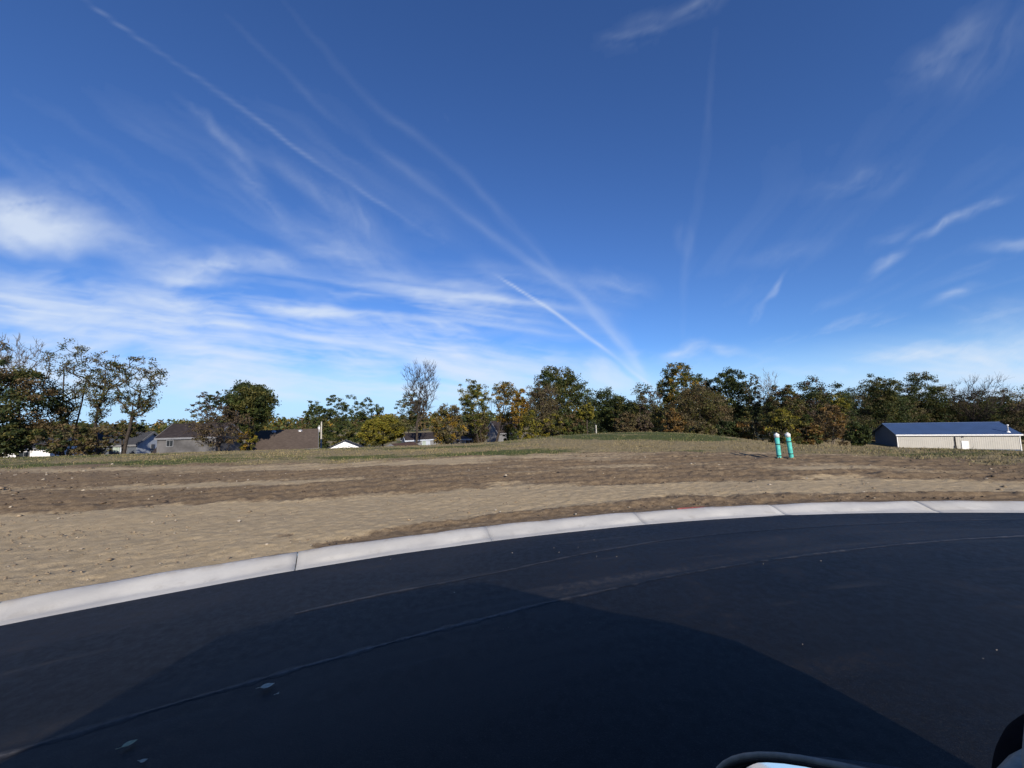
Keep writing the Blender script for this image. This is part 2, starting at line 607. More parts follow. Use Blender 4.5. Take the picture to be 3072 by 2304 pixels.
TRAILS = [
    ([(60, -130), (700, 312), (1000, 520), (1330, 732)], 5.2, 0.115),
    ([(1470, 812), (1640, 922), (1800, 1040), (1965, 1168)], 4.6, 0.52),
    ([(760, -100), (1110, 300), (1430, 560), (1620, 760), (1760, 920), (1880, 1060), (1950, 1160)], 13, 0.10),
    ([(620, 0), (1010, 360), (1330, 600), (1560, 760), (1740, 890), (1850, 1020), (1915, 1140)], 12, 0.11),
    ([(1560, 760), (1740, 890), (1830, 985), (1890, 1060), (1935, 1140)], 16, 0.16),
    ([(2155, -20), (2118, 400), (2090, 640), (2055, 860), (2048, 1030)], 12, 0.07),
    ([(830, 1000), (1150, 1048), (1460, 1128)], 10, 0.38),
    ([(520, 925), (740, 980)], 9, 0.18),
]


def sky_density(dx, dy, dz, px, py):
    """cirrus cover for a set of directions; px, py: where the direction meets the photograph (front only)"""
    z = np.maximum(dz, 0.02)
    X, Y = dx / z, dy / z
    ca, sa = math.cos(math.radians(69)), math.sin(math.radians(69))
    al, ac = X * ca + Y * sa, -X * sa + Y * ca          # along and across the wind
    wa = fbm(al * 0.5, ac * 0.5, 3, 301) * 0.9
    fine = fbm(al * 0.55 + wa, ac * 2.4 + wa * 0.8, 6, 311, 0.6)
    big = fbm(al * 0.28, ac * 0.35, 3, 331)
    fade = sstep(dz, 0.03, 0.14)
    glob = sstep(fine, -0.05, 0.75) * sstep(big, -0.15, 0.5) * (0.10 + 0.22 * (1 - sstep(dz, 0.05, 0.6))) * fade
    # local coordinates, gently curled so that the plumes fray
    w1 = fbm(px / 260, py / 260, 4, 341)
    w2 = fbm(px / 260 + 9, py / 260 + 4, 4, 351)
    w3 = fbm(px / 70, py / 70, 3, 361)
    w4 = fbm(px / 70 + 5, py / 70 + 2, 3, 371)
    qx, qy = px + 60 * w1 + 14 * w3, py + 42 * w2 + 12 * w4
    sx_, sy_ = px + 8 * w1 + 3 * w3, py + 8 * w2 + 3 * w4
    bx_, by_ = px + 14 * w1 + 7 * w3, py + 14 * w2 + 7 * w4
    keep = 1.0
    for k, (a, b, w, it, fe) in enumerate(WISPS):
        if k < 21:
            it, w = it * 1.12, w * 1.15                    # the thick bank
        cx, cy = (a[0] + b[0]) / 2, (a[1] + b[1]) / 2
        L = math.hypot(b[0] - a[0], b[1] - a[1]) / 2
        ux, uy = (b[0] - a[0]) / 2 / L, (b[1] - a[1]) / 2 / L
        u_ = (qx - cx) * ux + (qy - cy) * uy
        v_ = -(qx - cx) * uy + (qy - cy) * ux
        rr = np.sqrt((u_ / (L * 1.12)) ** 2 + (v_ / (w * 1.25)) ** 2)
        m = rr < 1
        if not m.any():
            continue
        th = 0.28 * (1 if k % 2 else -1)
        uu, vv = u_[m] * math.cos(th) + v_[m] * math.sin(th), -u_[m] * math.sin(th) + v_[m] * math.cos(th)
        st = fbm(uu / 240, vv / 26, 5, 400 + 7 * k, 0.62)
        st2 = fbm(uu / 120, vv / 70, 4, 700 + 7 * k, 0.6)
        tex = np.clip(1.12 - fe * 0.45 + fe * (1.05 * st + 0.85 * st2), 0, 1.8)
        d = np.zeros_like(px)
        t = 1 - rr[m]
        d[m] = it * t * t * (3 - 2 * t) * 1.25 * tex
        keep = keep * (1 - np.clip(d, 0, 0.95))
    for k, (pts, w, it) in enumerate(TRAILS):
        gx_, gy_ = (bx_, by_) if w > 11 else (sx_, sy_)
        best = np.full(px.shape, 1e9)
        tt = np.zeros_like(px)
        tot = sum(math.hypot(q[0] - p[0], q[1] - p[1]) for p, q in zip(pts[:-1], pts[1:]))
        run = 0.0
        for p, q in zip(pts[:-1], pts[1:]):
            ex, ey = q[0] - p[0], q[1] - p[1]
            L = math.hypot(ex, ey)
            t = np.clip(((gx_ - p[0]) * ex + (gy_ - p[1]) * ey) / L ** 2, 0, 1)
            d = np.hypot(gx_ - p[0] - t * ex, gy_ - p[1] - t * ey)
            mm = d < best
            best = np.where(mm, d, best)
            tt = np.where(mm, (run + t * L) / tot, tt)
            run += L
        wid = w * (0.75 + 0.5 * sstep(tt, 0, 0.6) - 0.35 * sstep(tt, 0.7, 1))
        prof = np.exp(-(best / wid) ** 2) * (0.42 + 0.58 * sstep(tt, 0.2, 0.75) if w > 11 else 1.0) * sstep(tt, 0, 0.12) * (1 - 0.6 * sstep(tt, 0.93, 1.0))
        tex = np.clip(0.8 + 0.9 * fbm(tt * tot / 160, best / 30, 4, 900 + k), 0.15, 1.5)
        keep = keep * (1 - np.clip(it * prof * tex * 1.15, 0, 0.9))
    # low layered veil: long thin sheets one above another
    yy = py - 0.10 * px + 26 * w1
    lay = fbm(px / 520 + 0.6 * w1, yy / 30, 5, 501, 0.62)
    lay2 = fbm(px / 240 + 3, yy / 85, 4, 511, 0.6)
    veil = sstep(py, 760, 930) * (1 - sstep(py, 1175, 1225)) * (1 - sstep(px, 1350, 1950))
    veil_r = sstep(py, 960, 1080) * (1 - sstep(py, 1180, 1235)) * sstep(px, 2350, 2900) * 0.8
    keep = keep * (1 - np.clip((veil + veil_r) * (0.34 + 0.72 * lay + 0.50 * lay2), 0, 0.72))
    up = sstep(py, 150, 500) * (1 - sstep(py, 800, 950)) * (1 - sstep(px, 900, 1700))
    y2 = py - 0.62 * px + 60 * w1
    keep = keep * (1 - np.clip(up * (0.02 + 0.13 * fbm(px / 420, y2 / 60, 5, 521, 0.6)), 0, 0.3))
    front = sstep(dy, 0.08, 0.3)
    loc = (1 - keep) * front
    return np.clip(1 - (1 - loc) * (1 - glob), 0, 0.86)


def build_sky():
    az = np.radians(np.concatenate([np.arange(-180, -66, 4.0), np.arange(-66, 66.01, 0.2), np.arange(70, 180.1, 4.0)]))
    el = np.radians(np.concatenate([np.arange(-0.4, 16, 0.16), np.arange(16, 60, 0.28), np.arange(60, 90.1, 3.0)]))
    A, E = np.meshgrid(az, el)
    dx_, dy_, dz_ = np.sin(A) * np.cos(E), np.cos(A) * np.cos(E), np.sin(E)
    px, py = proj_np(dx_.ravel() * 1e4, dy_.ravel() * 1e4, dz_.ravel() * 1e4 + CAM_H)
    px, py = np.clip(px, -4000, 7000), np.clip(py, -5000, 4000)
    den = 0.97 * sky_density(dx_.ravel(), dy_.ravel(), dz_.ravel(), px, py) ** 1.22
    V = np.stack([dx_.ravel(), dy_.ravel(), dz_.ravel()], 1) * 14000.0
    nr, na = A.shape
    i = np.arange(nr - 1)[:, None] * na + np.arange(na - 1)[None, :]
    F = np.stack([i, i + 1, i + na + 1, i + na], -1).reshape(-1, 4)
    F = F[den[F].max(1) > 0.006]
    used = np.unique(F)
    remap = np.zeros(len(V), int)
    remap[used] = np.arange(len(used))
    me = mesh_np('sky', V[used], remap[F], True, {'dens': np.repeat(den[used][:, None], 3, 1)})
    tag(obj('sky', me, 'cirrus'), kind='structure')


m_c = bpy.data.materials.new('cirrus')
m_c.use_nodes = True
t_c = NT(m_c.node_tree)
o_c = t_c.n('ShaderNodeOutputMaterial')
e_c = t_c.n('ShaderNodeEmission')
e_c.inputs['Color'].default_value = (0.50, 0.56, 0.645, 1)
x_c = t_c.n('ShaderNodeMixShader')
a_c = t_c.n('ShaderNodeAttribute', attribute_name='dens')
t_c.l(a_c.outputs['Fac'], x_c.inputs[0])
t_c.l(t_c.n('ShaderNodeBsdfTransparent').outputs[0], x_c.inputs[1])
t_c.l(e_c.outputs[0], x_c.inputs[2])
t_c.l(x_c.outputs[0], o_c.inputs[0])
MATS['cirrus'] = m_c
build_sky()

# ------------------------------------------------------------------ terrain
KC, KR = np.array([5.07, -11.6]), 17.63       # kerb line: gutter edge of the turning circle
KW, KH = 0.41, 0.080                            # kerb width and height
CREST = [(-700, 1388, 22), (0, 1374, 22), (300, 1366, 22), (600, 1357, 22), (1000, 1346, 22), (1300, 1336, 22), (1480, 1328, 22.3),
         (1560, 1320, 23), (1650, 1310, 24), (1750, 1303, 25), (1850, 1298, 25.5), (1950, 1296, 25.5), (2050, 1299, 25),
         (2150, 1307, 24), (2250, 1320, 22), (2330, 1333, 19.5), (2450, 1337, 18), (2700, 1345, 16), (2900, 1350, 14.5),
         (3072, 1357, 13), (3500, 1376, 10.5)]
_cp = [at(x, y, d) for x, y, d in CREST]
CA = np.array([p[0] / p[1] for p in _cp])
CD = np.array([p[1] for p in _cp])
CZ = np.array([p[2] for p in _cp])


def kerb_depth(a, rad):
    # ray x=a*y from the origin meets the circle
    A = a * a + 1
    B = -2 * (a * KC[0] + KC[1])
    C = KC @ KC - rad * rad
    return (-B + np.sqrt(B * B - 4 * A * C)) / (2 * A)


def smooth_interp(a, xs, ys):
    w = 0.03
    return (np.interp(a - w, xs, ys) + 2 * np.interp(a, xs, ys) + np.interp(a + w, xs, ys)) / 4


def terrain(X, Y):
    X, Y = np.asarray(X, float), np.asarray(Y, float)
    a = np.clip(X / np.maximum(Y, 0.5), CA[0], CA[-1])
    dc = smooth_interp(a, CA, CD)
    zc = smooth_interp(a, CA, CZ)
    d0 = 0.5 * dc
    m = (zc - CAM_H) / dc
    t = np.clip((Y - d0) / (dc - d0), 0, 1)
    h = dc - d0
    zn = (2 * t ** 3 - 3 * t ** 2 + 1) * KH + (-2 * t ** 3 + 3 * t ** 2) * zc + (t ** 3 - t ** 2) * h * m
    e = np.maximum(Y - dc, 0)
    zf = zc + m * e - 0.0065 * e * e
    floor = np.interp(a, [-1.4, -0.6, 0.2, 0.7, 1.0, 1.4], [-5.6, -5.6, -5.2, -5.0, -6.9, -7.3])
    k = 0.7
    q = np.clip((zf - floor) / k, -30, 60)
    zf2 = floor + k * np.log1p(np.exp(q))
    return np.where(Y > dc, np.where(e < 4, zf + (zf2 - zf) * sstep(e, 0, 4), zf2), zn)


def tz(x, y):
    return float(terrain(np.array([x]), np.array([y]))[0])


def band(px, py, cx, top, bot, soft):
    t = np.interp(px, cx, top)
    b = np.interp(px, cx, bot)
    return sstep(py, t - soft, t + soft) * (1 - sstep(py, b - soft, b + soft))


BX = [-400, 0, 500, 1000, 1500, 2000, 2500, 3072, 3400]


def cover(X, Y, Z):
    """what the soil is made of: tan sand, grass cover, greenness"""
    px, py = proj_np(X, Y, Z)
    depth = np.maximum(Y, 1.0)
    w = fbm(X * 0.5, Y * 1.1, 4, 5) * 14 * np.clip(8 / depth, 0.4, 1.6)
    y = py + w
    A = band(px, y, BX, [1560, 1548, 1512, 1500, 1458, 1447, 1434, 1452, 1460], [1990, 1950, 1800, 1622, 1532, 1486, 1484, 1480, 1478], 9)
    wB = np.interp(px, BX, [.8, .95, .9, .65, .5, .55, .7, .3, .3])
    wC = np.interp(px, BX, [.5, .6, .45, .85, .95, .3, .35, .25, .2])
    cB = np.interp(px, BX, [1480, 1470, 1456, 1438, 1410, 1400, 1397, 1412, 1420])
    cC = np.interp(px, BX, [1420, 1413, 1408, 1397, 1378, 1364, 1364, 1380, 1390])
    nn = fbm(X * 0.35 + 7, Y * 1.3, 4, 11)
    B = np.exp(-((y - cB) / 11) ** 2) * wB * (0.75 + 0.9 * nn)
    C = np.exp(-((y - cC) / 11) ** 2) * wC * (0.9 + 0.7 * nn)
    # lone dark damp patches in the sand beside the kerb
    sp = sstep(fbm(X * 1.6, Y * 2.6, 3, 21), 0.30, 0.5) * sstep(px, 500, 1000) * (1 - sstep(px, 1500, 1800)) * sstep(py, 1540, 1600)
    sand = np.clip(np.maximum(np.maximum(A * (1 - 0.8 * sp), B), C) + 0.12 * nn, 0, 1)
    rad = np.hypot(X - KC[0], Y - KC[1])
    ang_ = np.arctan2(Y - KC[1], X - KC[0]) * 22
    trk = fbm(ang_ * 0.5, rad * 5.0, 3, 131)
    sand = np.clip(sand + np.where(sand < 0.5, 0.42 * sstep(trk, 0.12, 0.6) * sstep(fbm(X * 0.3, Y * 0.3, 2, 133), -0.2, 0.4), 0), 0, 1)
    gy = np.interp(px, BX, [1410, 1402, 1392, 1388, 1368, 1354, 1360, 1388, 1400])
    grass = sstep(gy - y + fbm(X * 0.8, Y * 0.8, 3, 31) * 10, -7, 7)
    gn = fbm(X * 0.22, Y * 0.7, 4, 41)
    green = 0.46 + 1.15 * gn
    mound = sstep(px, 1560, 1720) * (1 - sstep(px, 2120, 2320)) * (1 - sstep(py, 1312, 1330))
    green = green + 0.6 * mound
    dryb = sstep(py, 1316, 1326) * (1 - sstep(py, 1342, 1354)) * sstep(px, 1500, 1700) * (1 - sstep(px, 2400, 2700))
    green = np.clip(green - 0.45 * dryb - 0.26 - 0.22 * sstep(px, 2350, 2600), 0, 1)
    return np.stack([sand, grass, green], 1)


def build_field():
    na = 620
    s = np.linspace(-1, 1, na)
    a = 1.55 * s + 1.9 * s ** 5
    rows1 = np.linspace(0, 1, 300)
    a2 = a[None, :]
    yk = kerb_depth(a2, KR + KW - 0.03)
    # near rows up to ~30 m with near-even spacing on screen, then far rows
    yend = 32.0
    Yn = 1 / ((1 - rows1[:, None]) / yk + rows1[:, None] / yend)
    far = np.geomspace(1.02, 110, 70)[:, None] * yend
    Y = np.concatenate([Yn, np.repeat(far, na, 1)], 0)
    X = Y * a2
    Z = terrain(X.ravel(), Y.ravel()).reshape(X.shape)
    near = np.clip((34 - Y) / 14, 0, 1)
    # trodden, graded soil: clods, ruts and shallow ripples
    cov = cover(X.ravel(), Y.ravel(), Z.ravel())
    sand = cov[:, 0].reshape(X.shape)
    gr = cov[:, 1].reshape(X.shape)
    rough = (0.03 * fbm(X * 0.9, Y * 0.9, 2, 3) + (0.005 + 0.018 * (1 - sand)) * fbm(X * 4, Y * 4, 2, 9) + (0.011 + 0.014 * (1 - sand)) * fbm(X * 12, Y * 12, 2, 15))
    arcd = np.hypot(X - KC[0], Y - KC[1]) - KR
    rut = 0.030 * np.sin(arcd * 9 + 2.5 * fbm(X * 0.3, Y * 0.3, 2, 77)) * (1 - sand) * (1 - gr)
    tread = 0.035 * np.abs(np.sin(np.arctan2(Y - KC[1], X - KC[0]) * 90)) * (1 - sand) * (1 - gr) * sstep(fbm(X * .4, Y * .9, 2, 51), 0.0, .3)
    edge = sstep(arcd, KW, KW + 0.5)
    Z = Z + near * (rough * (0.35 + 0.65 * edge) + (rut + tread) * edge) - 0.020 * (1 - edge) * (0.6 + 0.8 * vnoise(X * 3.0, Y * 3.0, 171))
    # a shallow eroded gully by the kerb
    gx, gy = ground_px(2160, 1480, 0.1)
    lx = (X - gx) + 0.55 * (Y - gy)
    Z = Z - 0.06 * np.exp(-(lx / 0.25) ** 2) * np.exp(-((Y - gy) / 1.1) ** 2)
    nr = Y.shape[0]
    V = np.stack([X.ravel(), Y.ravel(), Z.ravel()], 1)
    i = np.arange(nr - 1)[:, None] * na + np.arange(na - 1)[None, :]
    F = np.stack([i, i + 1, i + na + 1, i + na], -1).reshape(-1, 4)
    me = mesh_np('field_ground', V, F, True, {'cover': cov})
    tag(obj('field_ground', me, 'ground'), kind='structure')


build_field()

# ground behind the viewer, under everything
mb = MB()
mb.add([(-3000, -3000, -0.25), (3000, -3000, -0.25), (3000, -20, -0.25), (-3000, -20, -0.25)], [(0, 1, 2, 3)])
tag(mb.build('rear_ground', 'ground'), kind='structure')

# ------------------------------------------------------------------ asphalt turning circle
_sp = np.array([ground_px(*p) for p in [(0, 2272), (403, 2147), (694, 2061), (903, 2001), (1111, 1942), (1389, 1876), (1639, 1814), (1847, 1758), (2055, 1724), (2361, 1675), (2778, 1626), (3072, 1608)]])
_pf = np.polyfit(_sp[:, 0], _sp[:, 1], 3)
_sx = np.linspace(-3.4, 7.0, 40)
SEAM = np.stack([_sx, np.polyval(_pf, _sx)], 1)
SEAM2 = np.array([ground_px(*p) for p in [(885, 1840), (1100, 1790), (1430, 1731), (1750, 1660), (2048, 1612), (2300, 1590), (2700, 1566), (3072, 1556), (3400, 1556)]])


def poly_sd(X, Y, P_):
    """distance to a polyline and side"""
    best = np.full(X.shape, 1e9)
    side = np.zeros(X.shape)
    for p, q in zip(P_[:-1], P_[1:]):
        d = q - p
        L2 = d @ d
        t = np.clip(((X - p[0]) * d[0] + (Y - p[1]) * d[1]) / L2, 0, 1)
        ex, ey = X - p[0] - t * d[0], Y - p[1] - t * d[1]
        ds = np.hypot(ex, ey)
        cr = d[0] * ey - d[1] * ex
        m = ds < best
        best = np.where(m, ds, best)
        side = np.where(m, np.sign(cr), side)
    return best, side


def chaikin(P_, n=3):
    for _ in range(n):
        a = 0.75 * P_[:-1] + 0.25 * P_[1:]
        b = 0.25 * P_[:-1] + 0.75 * P_[1:]
        P_ = np.concatenate([P_[:1], np.stack([a, b], 1).reshape(-1, 2), P_[-1:]])
    return P_


def build_road():
    SE, SE2 = chaikin(SEAM), chaikin(SEAM2)
    # polar grid about the turning circle's centre: fine towards the view, coarse behind
    th = np.concatenate([np.radians(np.linspace(-200, 38, 60))[:-1], np.radians(np.linspace(38, 160, 400))])
    rr = np.concatenate([[0.0, 3, 6, 9], np.linspace(10.5, KR + 0.02, 330)])
    T, Rr = np.meshgrid(th, rr)
    X, Y = KC[0] + Rr * np.cos(T), KC[1] + Rr * np.sin(T)
    d1, s1 = poly_sd(X, Y, SE)
    d2, s2 = poly_sd(X, Y, SE2)
    wob = 0.35 + 0.65 * sstep(fbm(X * 1.5, Y * 1.5, 3, 3), -0.25, 0.35)
    scuff = 0.16 * np.exp(-((d1 - 0.12) / 0.10) ** 2) * (s1 > 0)
    scuff += 0.12 * np.exp(-((d2 + s2 * 0.2 - 0.25) / 0.25) ** 2) * wob * sstep(X, 0.5, 2.0)
    dark = np.exp(-((d1 - 0.045) / 0.02) ** 2) * (s1 > 0) * 0.8
    arc = KR - np.hypot(X - KC[0], Y - KC[1])
    dust = 0.55 * np.exp(-((arc - 0.55) / 0.28) ** 2) * sstep(fbm(X * 0.8, Y * 0.8, 3, 71), -0.05, 0.4)
    dust += 0.55 * np.exp(-((d1 - 0.45) / 0.35) ** 2) * (s1 > 0) * sstep(fbm(X * 0.5 + 3, Y * 0.5, 3, 73), -0.1, 0.4) * sstep(X, -0.5, 0.8)
    dust += 0.45 * sstep(fbm(X * 3, Y * 3, 3, 75), 0.42, 0.6)
    ang_ = np.arctan2(Y - KC[1], X - KC[0]) * KR
    dust += 0.55 * sstep(fbm(ang_ * 0.35, arc * 3.2, 4, 79), 0.02, 0.55) * (1 - sstep(arc, 2.6, 4.2))
    scuff *= 0.6
    scuff += 0.12 * sstep(fbm(ang_ * 0.5, arc * 9.0, 3, 83), 0.3, 0.6) * (1 - sstep(arc, 2.2, 3.4))
    Z = 0.006 * fbm(X * 0.6, Y * 0.6, 2, 81)
    V = np.stack([X.ravel(), Y.ravel(), Z.ravel()], 1)
    nr, na = X.shape
    i = np.arange(nr - 1)[:, None] * na + np.arange(na - 1)[None, :]
    F = np.stack([i, i + 1, i + na + 1, i + na], -1).reshape(-1, 4)
    cov = np.stack([np.clip(scuff, 0, 1).ravel(), np.clip(dust, 0, 1).ravel(), dark.ravel()], 1)
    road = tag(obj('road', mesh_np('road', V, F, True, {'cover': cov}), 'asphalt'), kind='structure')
    # the raised joint where two mats of asphalt meet
    r5 = np.random.default_rng(5)
    for PP, wdt, strength, n_ in ((SE, 0.0105, 1.0, 1500), (SE2, 0.009, 0.55, 1200)):
        seg = np.r_[0, np.cumsum(np.hypot(*np.diff(PP, axis=0).T))]
        tt_ = np.linspace(0, seg[-1], n_)
        C = np.stack([np.interp(tt_, seg, PP[:, 0]), np.interp(tt_, seg, PP[:, 1])], 1)
        tg = np.gradient(C, axis=0)
        tg /= np.linalg.norm(tg, axis=1, keepdims=True)
        nm = np.stack([-tg[:, 1], tg[:, 0]], 1)
        C = C + nm * (0.012 * fbm(tt_ * 2.2, tt_ * 0, 3, 201) + 0.004 * fbm(tt_ * 14, tt_ * 0, 3, 203))[:, None]
        wv = wdt * (1 + 0.9 * fbm(tt_ * 12, tt_ * 0 + 3, 3, 211))
        st_ = strength * np.clip(0.55 + 1.0 * fbm(tt_ * 0.7, tt_ * 0 + 8, 2, 221) + 0.5 * fbm(tt_ * 16, tt_ * 0 + 8, 3, 223), 0.0, 1)
        Vr, Cr = [], []
        for o_, zz, sc_ in ((-2.6, -0.001, 0), (-0.6, 0.0006, 0.55), (0, 0.0012, 1), (0.7, 0.0006, 0.7), (3.0, -0.001, 0)):
            q = C + nm * (wv * o_)[:, None]
            zb = 0.006 * fbm(q[:, 0] * 0.6, q[:, 1] * 0.6, 2, 81)
            Vr.append(np.c_[q, zb + zz + 0.0015])
            Cr.append(np.stack([st_ * sc_, 0 * st_, 0 * st_], 1))
        Vr, Cr = np.stack(Vr, 1).reshape(-1, 3), np.stack(Cr, 1).reshape(-1, 3)
        ii = np.arange(n_ - 1)[:, None] * 5 + np.arange(4)[None]
        Fr = np.stack([ii, ii + 5, ii + 6, ii + 1], -1).reshape(-1, 4)[:, ::-1]
        obj('paving_seam', mesh_np('paving_seam', Vr, Fr, True, {'cover': Cr}), 'asphalt', road)


build_road()


# ------------------------------------------------------------------ rolled concrete kerb, cast in sections
def build_kerb():
    root = tag(empty('kerb', (KC[0], KC[1], 0)), kind='structure')
    prof = [(-0.05, -0.006), (0.0, 0.004), (0.05, 0.005), (0.08, 0.008), (0.11, 0.015), (0.14, 0.025), (0.18, 0.038), (0.22, 0.051),
            (0.26, 0.063), (0.295, 0.072), (0.33, 0.077), (0.38, 0.080), (KW, 0.075), (KW + 0.002, -0.10)]
    step = 7.36
    a0 = 115.15 + 7 * step
    k = 0
    while a0 - k * step > -20:
        g1, g0 = (0.010 if k == 7 else 0.0012), (0.010 if k == 6 else 0.0012)     # one joint has opened, the others are tight
        A1 = math.radians(a0 - k * step) - g1 / KR / 2
        A0 = math.radians(a0 - (k + 1) * step) + g0 / KR / 2
        th = np.linspace(A0, A1, 26)
        n = len(prof)
        V, st = [], []
        for t in th:
            wv = 0.004 * math.sin(t * 61) + 0.003 * math.sin(t * 143)
            for j, (q, z) in enumerate(prof):
                rr = KR + q
                dz = 0.0025 * math.sin(t * 90 + j) if 1 < j < n - 2 else 0
                V.append((rr * math.cos(t), rr * math.sin(t), z + dz + (wv if j > 4 and z > 0 else 0)))
                st.append((1.0 if 3 <= j <= 5 else 0.15, (0, 0, 0, 0, 0, 0, 0, 0, 0.05, 0.2, 0.45, 0.8, 1, 1)[j], 0))
        F = []
        for i in range(len(th) - 1):
            for j in range(n - 1):
                F.append((i * n + j, (i + 1) * n + j, (i + 1) * n + j + 1, i * n + j + 1))
        me = mesh_np('kerb_section', np.array(V), np.array(F), True, {'cover': np.array(st)})
        import bmesh
        bm = bmesh.new()
        bm.from_mesh(me)
        for e in (0, len(th) - 1):
            bm.verts.ensure_lookup_table()
            bm.faces.new([bm.verts[e * n + j] for j in range(n)])
        bmesh.ops.recalc_face_normals(bm, faces=bm.faces)
        bm.to_mesh(me)
        bm.free()
        obj('kerb_section', me, 'concrete', root)
        k += 1


build_kerb()

# red utility marking sprayed on the soil right behind the kerb
rng = np.random.default_rng(4)
c0 = ground_px(2068, 1521, 0.08)
V, F = [], []
nn_ = 30
for i in range(nn_ + 1):
    t = -0.24 + 0.5 * i / nn_
    q = np.array([c0[0] + t, c0[1] + 0.1 * t])
    q = KC + (q - KC) / np.hypot(*(q - KC))
    dirq = (q - KC)
    wd = 0.05 * math.sin(math.pi * i / nn_) * rng.uniform(0.35, 1.25)
    for rr, zz in ((KR + KW + 0.006, 0.068), (KR + KW + 0.02 + wd * 0.5, 0.078 + rng.uniform(0, 0.010)), (KR + KW + 0.022 + wd, 0.072 + rng.uniform(0, 0.008))):
        V.append((KC[0] + dirq[0] * rr, KC[1] + dirq[1] * rr, zz))
for i in range(nn_):
    for k in range(2):
        F.append((3 * i + k, 3 * i + 3 + k, 3 * i + 4 + k, 3 * i + 1 + k))
tag(obj('red_marking', mesh_np('red_marking', V, F), 'red_marking'), 'patch of red marking paint sprayed on the soil just behind the kerb', 'paint mark')


# ------------------------------------------------------------------ sewer stub pipes
def pipe(base_px, top_px, bands, label):
    b = ground_px(*base_px, 0.1)
    for _ in range(3):
        b = ground_px(*base_px, tz(*b))
    zb = tz(*b)
    depth = b[1]
    top = at(*top_px, depth - 0.02)
    bot = np.array([b[0], b[1], zb])
    ax = top - bot
    L = float(np.linalg.norm(ax))
    root = tag(empty('sewer_pipe', tuple(bot)), label, 'pipe', 'pair of green sewer pipes standing in the soil')
    root.rotation_euler = Vector(ax).to_track_quat('Z', 'Y').to_euler()
    r = 0.062
    MB().lathe([(0.0, -0.3), (r, -0.3), (r, 0.0), (r * 1.004, L * .4), (r, L - 0.05), (r * 0.7, L - 0.05)], 28).build('pipe_body', 'pipe_green', root)
    capm = MB().lathe([(r + .0015, L - 0.115), (r + 0.009, L - 0.115), (r + 0.010, L - 0.035), (r + 0.006, L - 0.012), (r * 0.72, L - 0.006), (r * 0.66, L - 0.006), (0.0, L - 0.006)], 28)
    cap = capm.build('cap', 'cap_white', root)
    MB().lathe([(r * 0.5, L - 0.007), (r * 0.48, L + 0.018), (r * 0.40, L + 0.024), (0, L + 0.024)], 8).build('cap_knob', 'cap_white', cap)
    for fr, tilt in bands:
        z = L * (1 - fr)
        s = MB().lathe([(r + 0.001, -0.013), (r + 0.006, -0.012), (r + 0.006, 0.012), (r + 0.001, 0.013)], 28).build('strap', 'strap_black', root, (0, 0, z))
        s.rotation_euler = (0, tilt, 0)
    import bmesh
    bm = bmesh.new()
    bmesh.ops.create_cone(bm, cap_ends=False, segments=18, radius1=r * 2.3, radius2=r * 1.02, depth=0.07)
    rq = random.Random(int(base_px[0]))
    for v_ in bm.verts:
        k_ = rq.uniform(0.85, 1.25) if v_.co.z < 0 else 1.0
        v_.co = Vector((v_.co.x * k_, v_.co.y * k_, v_.co.z + (rq.uniform(-0.015, 0.02) if v_.co.z > 0 else -0.02)))
    hm = bpy.data.meshes.new('soil_collar')
    bm.to_mesh(hm)
    bm.free()
    obj('soil_collar', hm, 'soil_heap', root, (0, 0, 0.02))
    # tape tail / print line on the pipe
    MB().add([(r * math.sin(t) * 1.006, -r * math.cos(t) * 1.006, z) for z in (L * .22, L * .62) for t in (-0.12, -0.05)], [(0, 1, 3, 2)]).build('print_stripe', 'barn_blue', root)
    return root


pipe((2338, 1377), (2329, 1301), [(0.41, 0.12), (0.86, 0.0)], 'green sewer pipe with white cap and upper strap near its middle, standing upright')
pipe((2375, 1377), (2362, 1300), [(0.32, 0.0), (0.79, 0.0)], 'green sewer pipe with white cap, its upper strap higher, leaning towards the other pipe')

# ------------------------------------------------------------------ stones, clods, leaves
rng = np.random.default_rng(12)


def rock_mesh(name, seed, flat=0.6):
    import bmesh
    r2 = random.Random(seed)
    bm = bmesh.new()
    bmesh.ops.create_icosphere(bm, subdivisions=1, radius=1.0)
    for v in bm.verts:
        k = r2.uniform(0.72, 1.2)
        v.co = Vector((v.co.x * k, v.co.y * k * 0.8, v.co.z * k * flat))
    me = bpy.data.meshes.new(name)
    bm.to_mesh(me)
    bm.free()
    me.materials.append(MATS['stone_pale'])
    return me


ROCKS = [rock_mesh('stone', s) for s in range(6)]


def put_stone(px, py, size_px, lab, grp=None, name='stone', zoff=0.25):
    b = ground_px(px, py, 0.1)
    for _ in range(4):
        b = ground_px(px, py, tz(*b))
    s = max(0.010, 0.85 * size_px / FPX * math.hypot(*b) / 2)
    o = obj(name, ROCKS[int(rng.integers(6))])
    o.location = (b[0], b[1], tz(*b) + s * zoff)
    o.scale = (s, s, s)
    o.rotation_euler = (0, 0, rng.uniform(0, 6.28))
    tag(o, lab, 'stone', grp)


